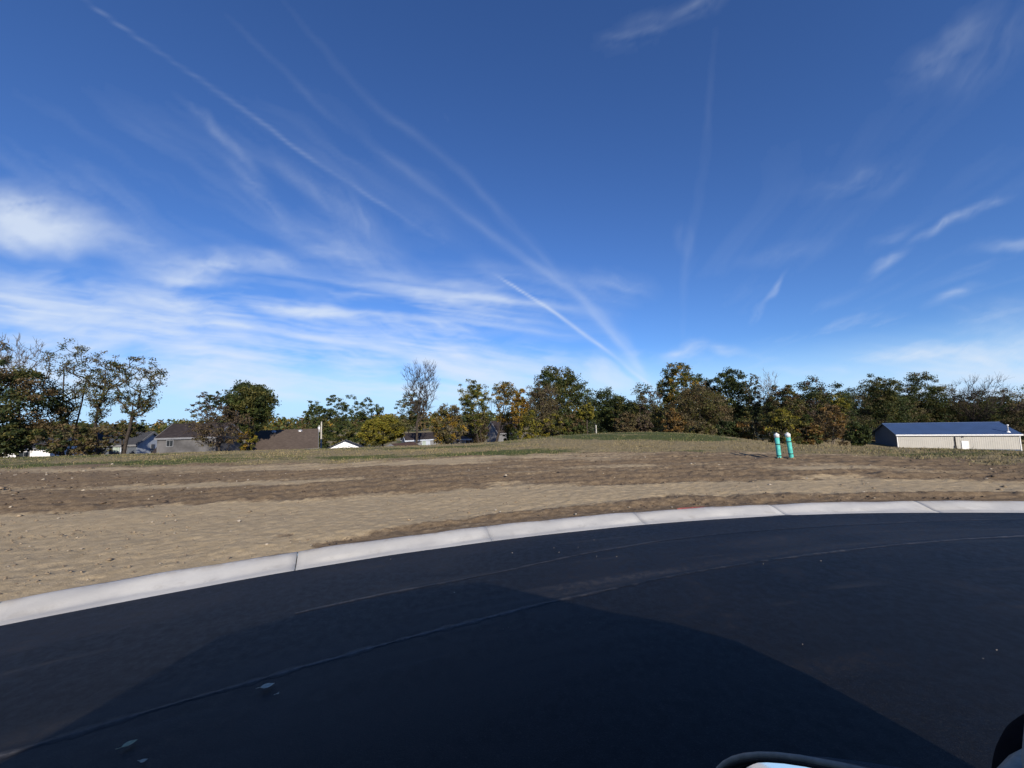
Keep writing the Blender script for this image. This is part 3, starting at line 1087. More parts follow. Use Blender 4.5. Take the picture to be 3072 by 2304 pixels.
put_stone(718, 1564, 12, 'round pale stone lying alone in the wide tan sand')
put_stone(1486, 1531, 13, 'pair of pale stones at the edge of the sand', None)
put_stone(1500, 1536, 9, 'smaller pale stone touching the pair at the sand edge')
put_stone(1727, 1543, 11, 'flat pale stone in the dark soil strip behind the kerb')
put_stone(962, 1411, 10, 'pale stone in dark soil just below the grass')
put_stone(2016, 1522, 7, 'small pale stone beside the red marking')
for px, py, sz in [(45, 1427, 6), (140, 1425, 5), (90, 1447, 5), (318, 1428, 5), (350, 1426, 5), (480, 1438, 6), (540, 1428, 5), (563, 1465, 6), (657, 1500, 7),
                   (697, 1424, 5), (752, 1422, 5), (776, 1424, 4), (710, 1444, 6), (745, 1440, 6), (560, 1437, 5), (250, 1522, 9), (1090, 1432, 6), (1015, 1471, 6),
                   (945, 1481, 6), (1214, 1462, 5), (1380, 1415, 5), (1407, 1411, 6), (1600, 1445, 6), (1935, 1372, 6), (2074, 1392, 8), (2085, 1391, 6), (2120, 1397, 6), (2157, 1395, 6),
                   (2163, 1368, 6), (2045, 1434, 7), (2060, 1433, 6), (2420, 1436, 8), (2437, 1394, 5), (2560, 1400, 5), (2591, 1476, 7), (2960, 1436, 5),
                   (2415, 1396, 4), (1640, 1475, 5), (1830, 1475, 6), (1520, 1482, 5)]:
    put_stone(px, py, sz, 'small stone lying on the dark graded soil', 'small stones scattered on the graded soil')
for px, py, sz in [(90, 1640, 6), (245, 1647, 6), (362, 1645, 5), (524, 1600, 5), (692, 1594, 6), (175, 1555, 5), (360, 1735, 0), (1425, 1485, 5), (560, 1590, 4), (640, 1680, 5), (430, 1557, 4), (25, 1700, 5), (300, 1668, 4), (480, 1690, 4), (815, 1555, 4), (900, 1625, 4), (1180, 1560, 4)]:
    if sz:
        put_stone(px, py, sz, 'tiny stone half sunk in the tan sand', 'tiny stones in the tan sand')
for px, py, sz in [(2560, 1935, 0), (2408, 1935, 6), (2290, 1693, 6), (2463, 1684, 5), (1537, 1660, 7), (1662, 1645, 5), (1735, 1643, 5), (1677, 1658, 6), (1782, 1621, 5), (1850, 1671, 5), (1363, 1779, 7), (1172, 1679, 5), (1790, 1670, 5), (1510, 1889, 4), (1525, 1884, 4), (2990, 1952, 5), (1770, 1871, 4), (2950, 1978, 5)]:
    if sz:
        b = ground_px(px, py)
        s = 0.55 * sz / FPX * math.hypot(*b) / 2
        o = obj('pebble', ROCKS[int(rng.integers(6))], loc=(b[0], b[1], 0.004 + s * 0.3))
        o.scale = (s, s, s * 0.8)
        o.rotation_euler = (0, 0, rng.uniform(0, 6.28))
        tag(o, 'tiny pale pebble lying on the black asphalt', 'pebble', 'pebbles on the asphalt')


def leaf(px, py, length, ang, curl, mat, lab, grp=None):
    b = ground_px(px, py)
    n = 9
    V, F = [], []
    for i in range(n):
        t = i / (n - 1)
        w = 0.30 * length * math.sin(math.pi * min(1, t * 1.02)) ** 0.8 * (1.15 - 0.5 * t)
        z = curl * length * (abs(2 * t - 1) ** 2)
        x = (t - 0.5) * length
        V += [(x, -w, z + 0.25 * w), (x, 0, z), (x, w, z + 0.35 * w)]
    for i in range(n - 1):
        for j in range(2):
            a = i * 3 + j
            F.append((a, a + 1, a + 4, a + 3))
    me = mesh_np('leaf_blade', V, F, True)
    root = tag(empty('fallen_leaf', (b[0], b[1], 0.012), ang), lab, 'leaf', grp)
    o = obj('leaf_blade', me, mat, root)
    md = o.modifiers.new('thick', 'SOLIDIFY')
    md.thickness = 0.0012
    MB().tube([(length * -0.5, 0, curl * length), (length * -0.68, 0.006, curl * length * 0.7), (length * -0.8, 0.012, 0.002)], [0.0014, 0.0012, 0.001], 5).build('stalk', mat, root)


leaf(802, 2066, 0.075, 0.5, 0.10, 'leaf_dry', 'curled pale dry leaf lying on the asphalt beside the paving seam')
leaf(388, 2240, 0.060, 0.9, 0.05, 'leaf_olive', 'flat olive fallen leaf on the shaded asphalt below the seam')
leaf(430, 2292, 0.035, 0.3, 0.2, 'leaf_dry', 'crumpled scrap of leaf next to the olive leaf on asphalt')
leaf(833, 2088, 0.020, 1.2, 0.3, 'leaf_dry', 'tiny curled leaf scrap beside the pale dry leaf')


def scatter_clods():
    r3 = np.random.default_rng(3)
    n = 60000
    px = r3.uniform(-250, 3300, n)
    py = r3.uniform(1362, 1860, n) - 0
    a = np.array([ray(x, y) for x, y in zip(px, py)])
    t = (0.1 - CAM_H) / a[:, 2]
    X, Y = a[:, 0] * t, a[:, 1] * t
    Z = terrain(X, Y)
    for _ in range(2):
        t = (Z - CAM_H) / a[:, 2]
        X, Y = a[:, 0] * t, a[:, 1] * t
        Z = terrain(X, Y)
    cov = cover(X, Y, Z)
    rad = np.hypot(X - KC[0], Y - KC[1])
    keep = (rad > KR + KW + 0.08) & (cov[:, 1] < 0.5) & (Y < 24)
    dens = 0.10 + 0.70 * (1 - cov[:, 0]) * sstep(fbm(X * .7, Y * 1.2, 3, 91), -.35, .3) + 0.16 * cov[:, 0] * sstep(fbm(X * 1.4, Y * 1.4, 3, 93), .05, .4)
    keep &= r3.uniform(0, 1, n) < dens
    X, Y, Z, cov = X[keep], Y[keep], Z[keep], cov[keep]
    n = len(X)
    s = np.hypot(X, Y) / FPX * r3.gamma(1.6, 0.75, n).clip(0.4, 6)
    oct_ = np.array([(1, 0, 0), (-1, 0, 0), (0, 1, 0), (0, -1, 0), (0, 0, 1), (0, 0, -0.6)], float)
    fo = np.array([(0, 2, 4), (2, 1, 4), (1, 3, 4), (3, 0, 4), (2, 0, 5), (1, 2, 5), (3, 1, 5), (0, 3, 5)])
    V = oct_[None] * r3.uniform(0.6, 1.25, (n, 6, 1)) * s[:, None, None] * np.array([1.2, 1.0, 0.62])
    an = r3.uniform(0, 6.28, n)
    c, sn = np.cos(an)[:, None], np.sin(an)[:, None]
    V = np.stack([V[..., 0] * c - V[..., 1] * sn, V[..., 0] * sn + V[..., 1] * c, V[..., 2]], -1)
    V += np.stack([X, Y, Z + 0.15 * s], 1)[:, None]
    dark = np.array([0.115, 0.084, 0.06])
    tan = np.array([0.31, 0.24, 0.16])
    pale = np.array([0.40, 0.34, 0.26])
    colr = dark + (tan - dark) * (cov[:, :1] * r3.uniform(0.3, 1, (n, 1)))
    colr = np.where(r3.uniform(0, 1, (n, 1)) < 0.10, pale * r3.uniform(.7, 1.1, (n, 1)), colr) * r3.uniform(0.75, 1.2, (n, 1))
    F = (np.arange(n)[:, None, None] * 6 + fo[None]).reshape(-1, 3)
    me = mesh_np('soil_clods', V.reshape(-1, 3), F, False, {'col': np.repeat(colr, 6, 0)})
    tag(obj('soil_clods', me, 'clods'), 'loose clods and gravel strewn over the bare soil', 'soil', kind='stuff')


scatter_clods()


def scatter_grass():
    r3 = np.random.default_rng(8)
    n = 420000
    a = r3.uniform(-1.75, 1.75, n)
    dc = np.interp(a, CA, CD)
    Y = dc * r3.uniform(0.50, 1.22, n)
    X = a * Y
    Z = terrain(X, Y)
    cov = cover(X, Y, Z)
    clump = sstep(fbm(X * 2.2, Y * 2.2, 3, 61), -0.5, 0.4)
    keep = (r3.uniform(0, 1, n) < cov[:, 1] * (0.2 + 0.8 * clump) + 0.006 * sstep(fbm(X * 1.0, Y, 2, 62), .2, .5)) & (r3.uniform(0, 1, n) < 0.62)
    X, Y, Z, cov = X[keep], Y[keep], Z[keep], cov[keep]
    n = len(X)
    h = r3.gamma(4, 0.009, n).clip(0.015, 0.12)
    big_ = r3.uniform(0, 1, n) < 0.006
    h = np.where(big_, h * 1.5, h)
    w = r3.uniform(0.008, 0.018, n)
    an = r3.uniform(0, 6.28, n)
    lean = r3.uniform(0.1, 0.9, n) * h
    la = r3.uniform(0, 6.28, n)
    B = np.stack([X, Y, Z - 0.02], 1)
    side = np.stack([np.cos(an) * w, np.sin(an) * w, 0 * w], 1)
    tip = B + np.stack([np.cos(la) * lean, np.sin(la) * lean, h + 0.02], 1)
    V = np.stack([B - side, B + side, tip], 1).reshape(-1, 3)
    F = np.arange(3 * n).reshape(-1, 3)
    g = (r3.uniform(0, 1, n) < np.clip(cov[:, 2] * 1.1, 0.05, 0.9))[:, None]
    dry = np.array([0.225, 0.184, 0.10]) * r3.uniform(0.6, 1.2, (n, 1))
    grn = np.array([0.085, 0.098, 0.036]) * r3.uniform(0.6, 1.3, (n, 1))
    colr = np.where(g, grn, dry)
    me = mesh_np('grass', V, F, False, {'col': np.repeat(colr, 3, 0)})
    tag(obj('grass', me, 'grass_blades'), 'short patchy dry and green grass along the crest of the field', 'grass', kind='stuff')


scatter_grass()

# ------------------------------------------------------------------ trees
PAL = {
    'green': [(0.046, 0.066, 0.017), (0.060, 0.080, 0.021), (0.082, 0.092, 0.024)],
    'darkgreen': [(0.025, 0.040, 0.013), (0.036, 0.052, 0.016), (0.050, 0.060, 0.018)],
    'olive': [(0.084, 0.082, 0.021), (0.110, 0.098, 0.025), (0.064, 0.070, 0.020)],
    'yellowgreen': [(0.185, 0.165, 0.020), (0.150, 0.145, 0.021), (0.215, 0.170, 0.023)],
    'gold': [(0.255, 0.170, 0.024), (0.275, 0.160, 0.022), (0.190, 0.135, 0.024)],
    'orange': [(0.200, 0.108, 0.029), (0.168, 0.096, 0.029), (0.145, 0.100, 0.030)],
    'rust': [(0.112, 0.077, 0.035), (0.095, 0.068, 0.032), (0.128, 0.090, 0.040)],
    'brown': [(0.118, 0.095, 0.045), (0.096, 0.079, 0.039), (0.134, 0.110, 0.051)],
    'maroon': [(0.080, 0.058, 0.042), (0.068, 0.052, 0.039), (0.096, 0.070, 0.047)],
}


def tubes_np(P0, P1, R0, R1, sides):
    n = len(P0)
    T = P1 - P0
    L = np.linalg.norm(T, axis=1, keepdims=True) + 1e-9
    T = T / L
    ref = np.where(np.abs(T[:, :1]) < 0.8, np.array([[1.0, 0, 0]]), np.array([[0, 1.0, 0]]))
    A = np.cross(T, ref)
    A /= np.linalg.norm(A, axis=1, keepdims=True)
    B = np.cross(T, A)
    an = np.arange(sides) * 2 * math.pi / sides
    ring = A[:, None] * np.cos(an)[None, :, None] + B[:, None] * np.sin(an)[None, :, None]
    V0 = P0[:, None] + ring * R0[:, None, None]
    V1 = P1[:, None] + ring * R1[:, None, None]
    V = np.concatenate([V0, V1], 1).reshape(-1, 3)
    k = np.arange(sides)
    f = np.stack([k, (k + 1) % sides, sides + (k + 1) % sides, sides + k], 1)
    F = (np.arange(n)[:, None, None] * 2 * sides + f[None]).reshape(-1, 4)
    return V, F


def skeleton(r3, base, trunk_top, pts, r_leaf, stems=1, wob=0.3, up=1.6):
    """greedy branching: joins every foliage point to the nearest sensible branch below it"""
    H = trunk_top[2] - base[2]
    nodes = [base]
    par = [-1]
    ends = []
    for s in range(stems):
        prev = 0
        nseg = 8
        off = r3.normal(0, 0.11 * H, 2) if stems > 1 else np.zeros(2)
        for i in range(1, nseg + 1):
            t = i / nseg
            p = base + (trunk_top - base) * t
            p = p + np.array([r3.normal(0, wob * 0.14 * t * H * 0.3), r3.normal(0, wob * 0.14 * t * H * 0.3), 0])
            p[:2] += off * t ** 0.8
            nodes.append(p)
            par.append(prev)
            prev = len(nodes) - 1
    N = np.zeros((len(nodes) + 3 * len(pts), 3))
    N[:len(nodes)] = nodes
    cnt = len(nodes)
    low = base[2] + 0.22 * H
    order = np.argsort(np.linalg.norm((pts - (base + trunk_top) / 2) * np.array([1, 1, 0.6]), axis=1))
    leafnode = np.zeros(len(pts), int)
    for oi in order:
        p = pts[oi]
        d = p - N[:cnt]
        dist = np.linalg.norm(d, axis=1)
        pen = np.maximum(0, 0.55 * np.linalg.norm(d[:, :2], axis=1) - d[:, 2]) * up
        pen = pen + np.where(N[:cnt, 2] < low, 3.0, 0)
        j = int(np.argmin(dist + pen))
        L = dist[j]
        prev = j
        if L > 0.5:
            k = 1 if L < 2 else 2
            for q in range(1, k + 1):
                t = q / (k + 1)
                mid = N[j] + (p - N[j]) * t
                mid = mid + r3.normal(0, 0.07 * L, 3) + np.array([0, 0, -0.05 * L * math.sin(math.pi * t)])
                N[cnt] = mid
                par.append(prev)
                prev = cnt
                cnt += 1
        N[cnt] = p
        par.append(prev)
        leafnode[oi] = cnt
        cnt += 1
    N = N[:cnt]
    par = np.array(par)
    acc = np.zeros(cnt)
    ex = 2.3
    for i in range(cnt - 1, 0, -1):
        if acc[i] == 0:
            acc[i] = r_leaf ** ex
        acc[par[i]] += acc[i]
    R = acc ** (1 / ex)
    R[0] = max(R[0], R[1]) * 1.15
    return N, par, R


def leaf_quads(r3, C, size, cols, updir=0.5):
    n = len(C)
    nrm = r3.normal(0, 1, (n, 3)) + np.array([0, 0, updir])
    nrm /= np.linalg.norm(nrm, axis=1, keepdims=True)
    ref = r3.normal(0, 1, (n, 3))
    A = np.cross(nrm, ref)
    A /= np.linalg.norm(A, axis=1, keepdims=True) + 1e-9
    B = np.cross(nrm, A)
    s = size[:, None]
    q = np.stack([C - A * s, C + B * s * 0.55 + nrm * s * 0.15, C + A * s, C - B * s * 0.55 + nrm * s * 0.15], 1)
    F = np.arange(4 * n).reshape(-1, 4)
    return q.reshape(-1, 3), F, np.repeat(cols, 4, 0)


def crown_points(r3, n, c, rad, shape, hol=0.35, lobes=None):
    """points through an uneven crown volume"""
    out = []
    lob = r3.normal(0, 1, (9, 3))
    lob /= np.linalg.norm(lob, axis=1, keepdims=True)
    amp = r3.uniform(-0.30, 0.22, 9)
    while len(out) < n:
        v = r3.normal(0, 1, 3)
        v /= np.linalg.norm(v)
        rr = r3.uniform(hol ** 3, 1) ** (1 / 3)
        k = 1 + np.sum(amp * np.maximum(0, lob @ v) ** 4)
        q = v * rr * k
        if shape == 'vase':
            q[:2] *= 0.62 + 0.42 * (q[2] + 0.4)
        elif shape == 'cone':
            q[:2] *= 1.0 - 0.55 * (q[2])
            q[2] = q[2]
        elif shape == 'umbrella':
            q[:2] *= 0.75 + 0.35 * max(-0.6, q[2])
        elif shape == 'dome':
            q[:2] *= 1.05 - 0.25 * max(0, q[2])
        out.append(c + q * rad)
    return np.array(out)


TREES = []


def tree(name, label, xl, xr, yt, yb, depth, pals, seed, shape='round', n=110, lpc=55, crad=0.55, lsize=0.17, stems=1, lean=0.0,
         cat='tree', group=None, bark='bark', bare=0.0, deep=0.85, hol=0.35, trunk_px=None, twig=0.018, spread=1.0):
    r3 = np.random.default_rng(seed)
    xc, yc = (xl + xr) / 2, (yt + yb) / 2
    top, bot = at(xc, yt, depth), at(xc, yb, depth)
    cen = at(xc, yc, depth)
    w = (xr - xl) / FPX * depth / 2 * 1.02
    h = (top[2] - bot[2]) / 2
    bx = at(trunk_px, yb, depth)[0] if trunk_px else cen[0] + lean
    base = np.array([bx, depth, tz(bx, depth) - 0.15])
    rad = np.array([w, w * deep, h])
    sc = max(0.35, min(1.6, math.sqrt(w * h) / 3.6))
    P_ = crown_points(r3, int(n * (1.5 if lpc else 1.25)), cen, rad * np.array([1.0, 1.0, 1.02]), shape, hol)
    tt = cen + np.array([0, 0, h * 0.30])
    if lpc == 0:
        tt = cen + np.array([0, 0, h * 0.55])
    N, par, R = skeleton(r3, base, tt, P_, twig, stems, 0.35, 1.6 if lpc else 2.6)
    root = tag(empty(name, tuple(base)), label, cat, group)
    idx = np.arange(1, len(N))
    big_ = R[par[idx]] > 0.05
    Vs, Fs, off = [], [], 0
    for sel, sd in ((big_, 7), (~big_, 3)):
        ii = idx[sel]
        if len(ii) == 0:
            continue
        R0 = np.minimum(R[par[ii]], R[ii] * 1.8)
        v, f = tubes_np(N[par[ii]], N[ii] + (N[ii] - N[par[ii]]) * 0.02, R0, R[ii], sd)
        Vs.append(v)
        Fs.append(f + off)
        off += len(v)
    V = np.concatenate(Vs) - base
    obj('trunk', mesh_np('trunk', V, np.concatenate(Fs), True), bark, root)
    # foliage in clumps about the twig ends
    if lpc > 0:
        cols_all = []
        pal = [PAL[p] for p in pals]
        Cs, Ss, Ks = [], [], []
        for p in P_:
            if r3.uniform() < bare:
                continue
            m = int(lpc * 1.4 * r3.uniform(0.45, 1.5))
            rr = crad * 0.76 * sc * r3.uniform(0.65, 1.4)
            q = np.clip(r3.normal(0, 1, (m, 3)), -1.7, 1.7) * rr * np.array([0.62 * spread, 0.62 * spread, 0.40])
            Cs.append(p + q)
            pc = pal[min(len(pal) - 1, int(r3.integers(len(pal))))]
            cc = np.array([pc[k] for k in r3.integers(0, 3, m)]) * r3.uniform(0.85, 1.15) * r3.uniform(0.8, 1.2, (m, 1))
            Ks.append(cc)
            Ss.append(r3.uniform(0.45, 1.3, m) * lsize * 0.88)
        C, K, S = np.concatenate(Cs), np.concatenate(Ks), np.concatenate(Ss)
        g = terrain(C[:, 0], C[:, 1])
        C[:, 2] = np.maximum(C[:, 2], g + 0.1)
        v, f, k = leaf_quads(r3, C - base, S, K)
        obj('crown', mesh_np('crown', v, f, False, {'col': k}), 'foliage', root)
    else:
        # leafless: a crown of fine twigs
        r4 = np.random.default_rng(seed + 999)
        A, B = [], []
        for p in P_:
            for _ in range(4):
                d = (p - cen) / rad * 0.6 + r4.normal(0, 0.38, 3) + np.array([0, 0, 0.75])
                d = d / np.linalg.norm(d) * r4.uniform(0.4, 1.1) * sc
                A.append(p)
                B.append(p + d)
        A, B = np.array(A) - base, np.array(B) - base
        v, f = tubes_np(A, B, np.full(len(A), twig * 0.75), np.full(len(A), twig * 0.35), 3)
        obj('crown', mesh_np('crown', v, f, False), bark, root)
    return root


GL, GM, GR, SH = 'trees beside the slate roofed house', 'trees between the houses', 'trees in the wood behind the mound', 'shrubs along the edge of the wood'
# left cluster
tree('tree', 'dense dark tree with rust and green leaves over the white house', -120, 150, 1085, 1368, 40, ['darkgreen', 'darkgreen', 'olive', 'rust'], 1, 'round', 150, 75, 0.6, 0.15, group=GL)
tree('tree', 'bare tree whose thin crown rises above the dense dark tree', -10, 135, 1022, 1170, 44, [], 2, 'vase', 150, 0, trunk_px=75, bark='bark_pale', twig=0.02, group=GL)
tree('tree', 'leafy tree top rising behind the dense dark tree', -140, 14, 1000, 1150, 46, ['darkgreen', 'brown'], 3, 'round', 60, 30, 0.5, 0.15, group=GL)
tree('tree', 'tall thin crowned tree with several dark stems beside the dense tree', 122, 275, 1030, 1290, 44, ['olive', 'brown', 'darkgreen'], 4, 'vase', 115, 30, 0.5, 0.105, stems=3, trunk_px=195, twig=0.03, group=GL)
tree('tree', 'tall straight sparse tree between the many stemmed tree and the leaning tree', 250, 362, 1040, 1280, 45, ['darkgreen', 'olive', 'brown'], 5, 'umbrella', 95, 34, 0.55, 0.105, trunk_px=272, twig=0.028, group=GL)
tree('tree', 'sparse tree with leaning trunk over the slate roof', 338, 500, 1065, 1265, 42, ['olive', 'darkgreen', 'brown'], 6, 'umbrella', 90, 34, 0.5, 0.105, trunk_px=366, twig=0.028, group=GL)
tree('shrub', 'rust and green undergrowth bush below the many stemmed tree', 120, 275, 1268, 1372, 40, ['rust', 'olive', 'brown', 'darkgreen'], 7, 'round', 70, 36, 0.55, 0.14, cat='shrub', group='undergrowth beside the slate roofed house', bare=.15)
tree('shrub', 'brown thinning bush in front of the slate roof dormer', 235, 345, 1275, 1368, 41, ['brown', 'olive', 'rust'], 8, 'round', 50, 22, 0.5, 0.13, cat='shrub', group='undergrowth beside the slate roofed house', bare=.2)
tree('shrub', 'olive thin bush at the foot of the leaning tree', 320, 425, 1250, 1320, 43, ['olive', 'darkgreen', 'brown'], 9, 'round', 45, 24, 0.5, 0.14, cat='shrub', group='undergrowth beside the slate roofed house', bare=.2)
tree('shrub', 'dark green bush in front of the white house', -60, 70, 1250, 1372, 38, ['darkgreen', 'olive'], 10, 'round', 60, 40, 0.6, 0.15, cat='shrub', group='undergrowth beside the slate roofed house')
# by the stucco house
tree('tree', 'dense round dark green tree between the stucco house and brown roof', 676, 822, 1146, 1285, 52, ['darkgreen', 'green', 'darkgreen', 'olive'], 11, 'round', 150, 95, 0.75, 0.16, trunk_px=756, group=GM)
tree('tree', 'maroon half bare tree in front of the stucco house', 575, 735, 1215, 1348, 40, ['maroon', 'maroon', 'rust', 'brown'], 12, 'dome', 95, 26, 0.55, 0.11, trunk_px=662, group=GM, bare=.1)
tree('tree', 'thin dark tree with open layered branches behind the maroon tree', 582, 690, 1158, 1270, 46, ['darkgreen', 'maroon'], 13, 'cone', 55, 20, 0.45, 0.13, trunk_px=655, group=GM)
tree('shrub', 'gold green bush against the end of the brown roof', 716, 768, 1282, 1356, 42, ['olive', 'gold', 'yellowgreen'], 14, 'round', 45, 40, 0.5, 0.11, cat='shrub', group='bushes by the houses')
# far trees in the gap
tree('tree', 'sparse oak with open crown behind the utility pole', 908, 985, 1197, 1290, 88, ['darkgreen', 'green'], 15, 'round', 60, 30, 0.55, 0.21, group='oaks far behind the white garage')
tree('tree', 'spreading oak with wide open top and visible trunk behind white garage', 968, 1074, 1189, 1285, 90, ['darkgreen', 'green'], 16, 'umbrella', 70, 34, 0.5, 0.21, trunk_px=1013, group='oaks far behind the white garage')
tree('tree', 'layered oak standing behind the round yellow green maple', 1056, 1150, 1196, 1290, 88, ['darkgreen', 'green'], 17, 'round', 65, 32, 0.55, 0.21, trunk_px=1095, group='oaks far behind the white garage')
for i, (xa, xb, ya) in enumerate([(925, 1000, 1262), (985, 1062, 1268), (1045, 1112, 1264), (878, 945, 1275)]):
    tree('shrub', ['dark green thicket at the foot of the utility pole', 'dark green thicket above the white garage gable', 'dark thicket between white garage and yellow green maple', 'dark thicket at the end of the brown roof'][i], xa, xb, ya, 1348, 84, ['darkgreen', 'green', 'olive'], 20 + i, 'round', 60, 44, 0.6, 0.22, cat='shrub', group='dark thickets behind the white garage')
tree('tree', 'dense round yellow green maple next to the white garage', 1085, 1214, 1234, 1346, 50, ['yellowgreen', 'yellowgreen', 'olive'], 25, 'dome', 120, 80, 0.65, 0.13, group=GM)
tree('tree', 'tall leafless tree with fanning branches in front of the grey gabled house', 1198, 1325, 1074, 1265, 52, [], 26, 'vase', 240, 0, trunk_px=1243, bark='bark', twig=0.021, hol=0.1, group=GM)
tree('tree', 'brown leaved tree with open gaps behind the leafless tree', 1178, 1288, 1176, 1290, 74, ['brown', 'olive', 'darkgreen'], 27, 'umbrella', 80, 26, 0.55, 0.19, trunk_px=1218, group=GM)
tree('tree', 'brown and gold bushy tree beside the grey gabled house', 1282, 1404, 1222, 1338, 46, ['brown', 'gold', 'olive', 'brown'], 28, 'dome', 110, 42, 0.6, 0.12, group=GM, bare=.1)
# wood from the old house to the mound
tree('tree', 'multi stemmed tree with yellow green upper leaves in front of old grey house', 1368, 1482, 1128, 1300, 48, ['yellowgreen', 'olive', 'green'], 29, 'vase', 115, 40, 0.5, 0.115, stems=4, twig=0.022, trunk_px=1453, bark='bark', group=GR)
tree('tree', 'thin golden leaved tree rising over the old grey house', 1462, 1572, 1119, 1300, 52, ['gold', 'olive', 'brown'], 30, 'vase', 120, 38, 0.5, 0.115, stems=3, twig=0.020, trunk_px=1468, bark='bark', group=GR, bare=.15)
tree('tree', 'bright golden orange narrow tree beside the old grey house', 1532, 1582, 1162, 1300, 47, ['gold', 'gold', 'orange'], 31, 'round', 60, 48, 0.55, 0.12, group=GR)
tree('tree', 'brown thinning tree left of the big dark green tree', 1568, 1690, 1140, 1290, 56, ['brown', 'brown', 'maroon'], 32, 'round', 130, 38, 0.6, 0.12, group=GR, bare=.2, twig=0.024)
tree('tree', 'big dark green tree with domed crown, tallest above the mound slope', 1592, 1766, 1098, 1262, 62, ['green', 'darkgreen', 'olive'], 33, 'dome', 150, 62, 0.62, 0.17, trunk_px=1690, group=GR)
for i, (xa, xb, ya, yb, pp, lb) in enumerate([
        (1388, 1474, 1248, 1338, ['maroon', 'brown', 'darkgreen'], 'dark maroon thicket behind the multi stemmed tree'),
        (1515, 1562, 1272, 1338, ['darkgreen', 'green'], 'dark evergreen against the old grey house'),
        (1418, 1466, 1232, 1338, ['brown', 'olive', 'maroon'], 'thin brown thicket left of the old grey house'),
        (1548, 1625, 1228, 1330, ['yellowgreen', 'olive'], 'yellow green shrub by the old grey house wall'),
        (1610, 1700, 1235, 1322, ['olive', 'yellowgreen', 'brown'], 'olive shrub under the big dark green tree'),
        (1680, 1760, 1245, 1318, ['olive', 'green', 'rust'], 'mixed green shrub where the mound begins'),
        (1728, 1790, 1208, 1262, ['yellowgreen', 'olive'], 'small yellow green tree top beside the big dark green tree'),
        (1840, 1920, 1240, 1312, ['rust', 'brown'], 'low rust brown bush behind the mound post'),
        (1900, 1960, 1245, 1308, ['maroon', 'brown'], 'reddish bare looking bush on the mound crest'),
        (1985, 2055, 1228, 1308, ['orange', 'orange', 'rust'], 'bright orange shrub on the mound crest'),
        (2150, 2220, 1258, 1322, ['darkgreen'], 'round dark evergreen shrub beside the mound'),
        (2195, 2290, 1238, 1335, ['orange', 'brown', 'olive'], 'orange brown shrub behind the two green pipes'),
        (2290, 2400, 1228, 1345, ['yellowgreen', 'olive', 'olive'], 'wide yellow green shrub right behind the green pipes'),
        (2380, 2460, 1250, 1345, ['olive', 'orange', 'green'], 'mixed orange and green shrub next to the rust maple'),
        (2060, 2150, 1262, 1318, ['brown', 'olive'], 'tan shrub with visible stems on the mound'),
        (2545, 2612, 1265, 1345, ['green', 'darkgreen'], 'green shrub against the barn gable'),
]):
    tree('shrub', lb, xa, xb, ya, yb, (56 if i < 3 else 44 if i < 12 else 40), pp, 40 + i, 'dome', 60, 44, 0.6, 0.125, cat='shrub', group=SH, bare=.06)
tree('tree', 'dark green open tree behind the post on the mound', 1762, 1900, 1152, 1312, 62, ['darkgreen', 'green'], 60, 'dome', 130, 50, 0.62, 0.16, group=GR)
tree('tree', 'dark slim tree filling the gap beside the open dark green tree', 1825, 1925, 1180, 1314, 58, ['darkgreen', 'darkgreen', 'olive'], 61, 'round', 80, 50, 0.62, 0.15, group=GR)
tree('tree', 'brown and dark green tree with upright stems over the mound crest', 1880, 1995, 1160, 1312, 56, ['brown', 'darkgreen', 'olive', 'maroon'], 62, 'dome', 100, 40, 0.6, 0.14, stems=2, group=GR)
tree('tree', 'tall olive topped tree that stands highest over the mound', 1976, 2086, 1097, 1240, 60, ['olive', 'olive', 'green', 'gold'], 63, 'round', 120, 52, 0.62, 0.16, group=GR)
tree('tree', 'wide tan brown tree with feathery crown on the mound', 2005, 2182, 1150, 1312, 50, ['brown', 'brown', 'rust', 'olive'], 64, 'dome', 180, 48, 0.62, 0.125, stems=2, group=GR)
tree('tree', 'dark green tree top behind the wide tan tree', 2080, 2160, 1130, 1270, 66, ['darkgreen', 'green'], 65, 'round', 90, 56, 0.65, 0.17, group=GR)
tree('tree', 'tall very dark green tree behind the pipes', 2140, 2242, 1111, 1280, 62, ['darkgreen', 'darkgreen', 'green'], 66, 'dome', 130, 58, 0.65, 0.16, group=GR)
tree('tree', 'sparse tree showing sky through its crown beside the very dark tree', 2226, 2290, 1113, 1270, 58, ['darkgreen', 'brown'], 67, 'umbrella', 75, 20, 0.5, 0.14, stems=2, group=GR)
tree('tree', 'pale leafless tree among the dark trees', 2280, 2338, 1115, 1280, 56, [], 68, 'vase', 170, 0, bark='bark_pale', twig=0.015, stems=2, group=GR)
tree('tree', 'brown tree with thinning leaves next to the pale leafless tree', 2305, 2400, 1142, 1310, 54, ['brown', 'olive', 'rust', 'darkgreen'], 69, 'dome', 110, 46, 0.6, 0.14, group=GR)
tree('tree', 'dark green pine like tree behind the wide yellow green shrub', 2325, 2400, 1190, 1310, 60, ['darkgreen'], 70, 'cone', 85, 55, 0.6, 0.15, group=GR)
tree('tree', 'dark tree behind the rust maple', 2385, 2502, 1138, 1330, 58, ['darkgreen', 'darkgreen', 'maroon', 'olive'], 71, 'dome', 140, 56, 0.64, 0.15, group=GR)
tree('tree', 'small rust orange maple with layered branches left of the barn', 2442, 2568, 1215, 1338, 44, ['rust', 'orange', 'rust'], 72, 'cone', 75, 40, 0.55, 0.12, stems=2, trunk_px=2475, bark='bark_pale', group=GR)
tree('tree', 'yellow green small tree top behind the rust maple', 2488, 2545, 1180, 1290, 56, ['yellowgreen', 'olive'], 73, 'round', 55, 46, 0.6, 0.13, group=GR)
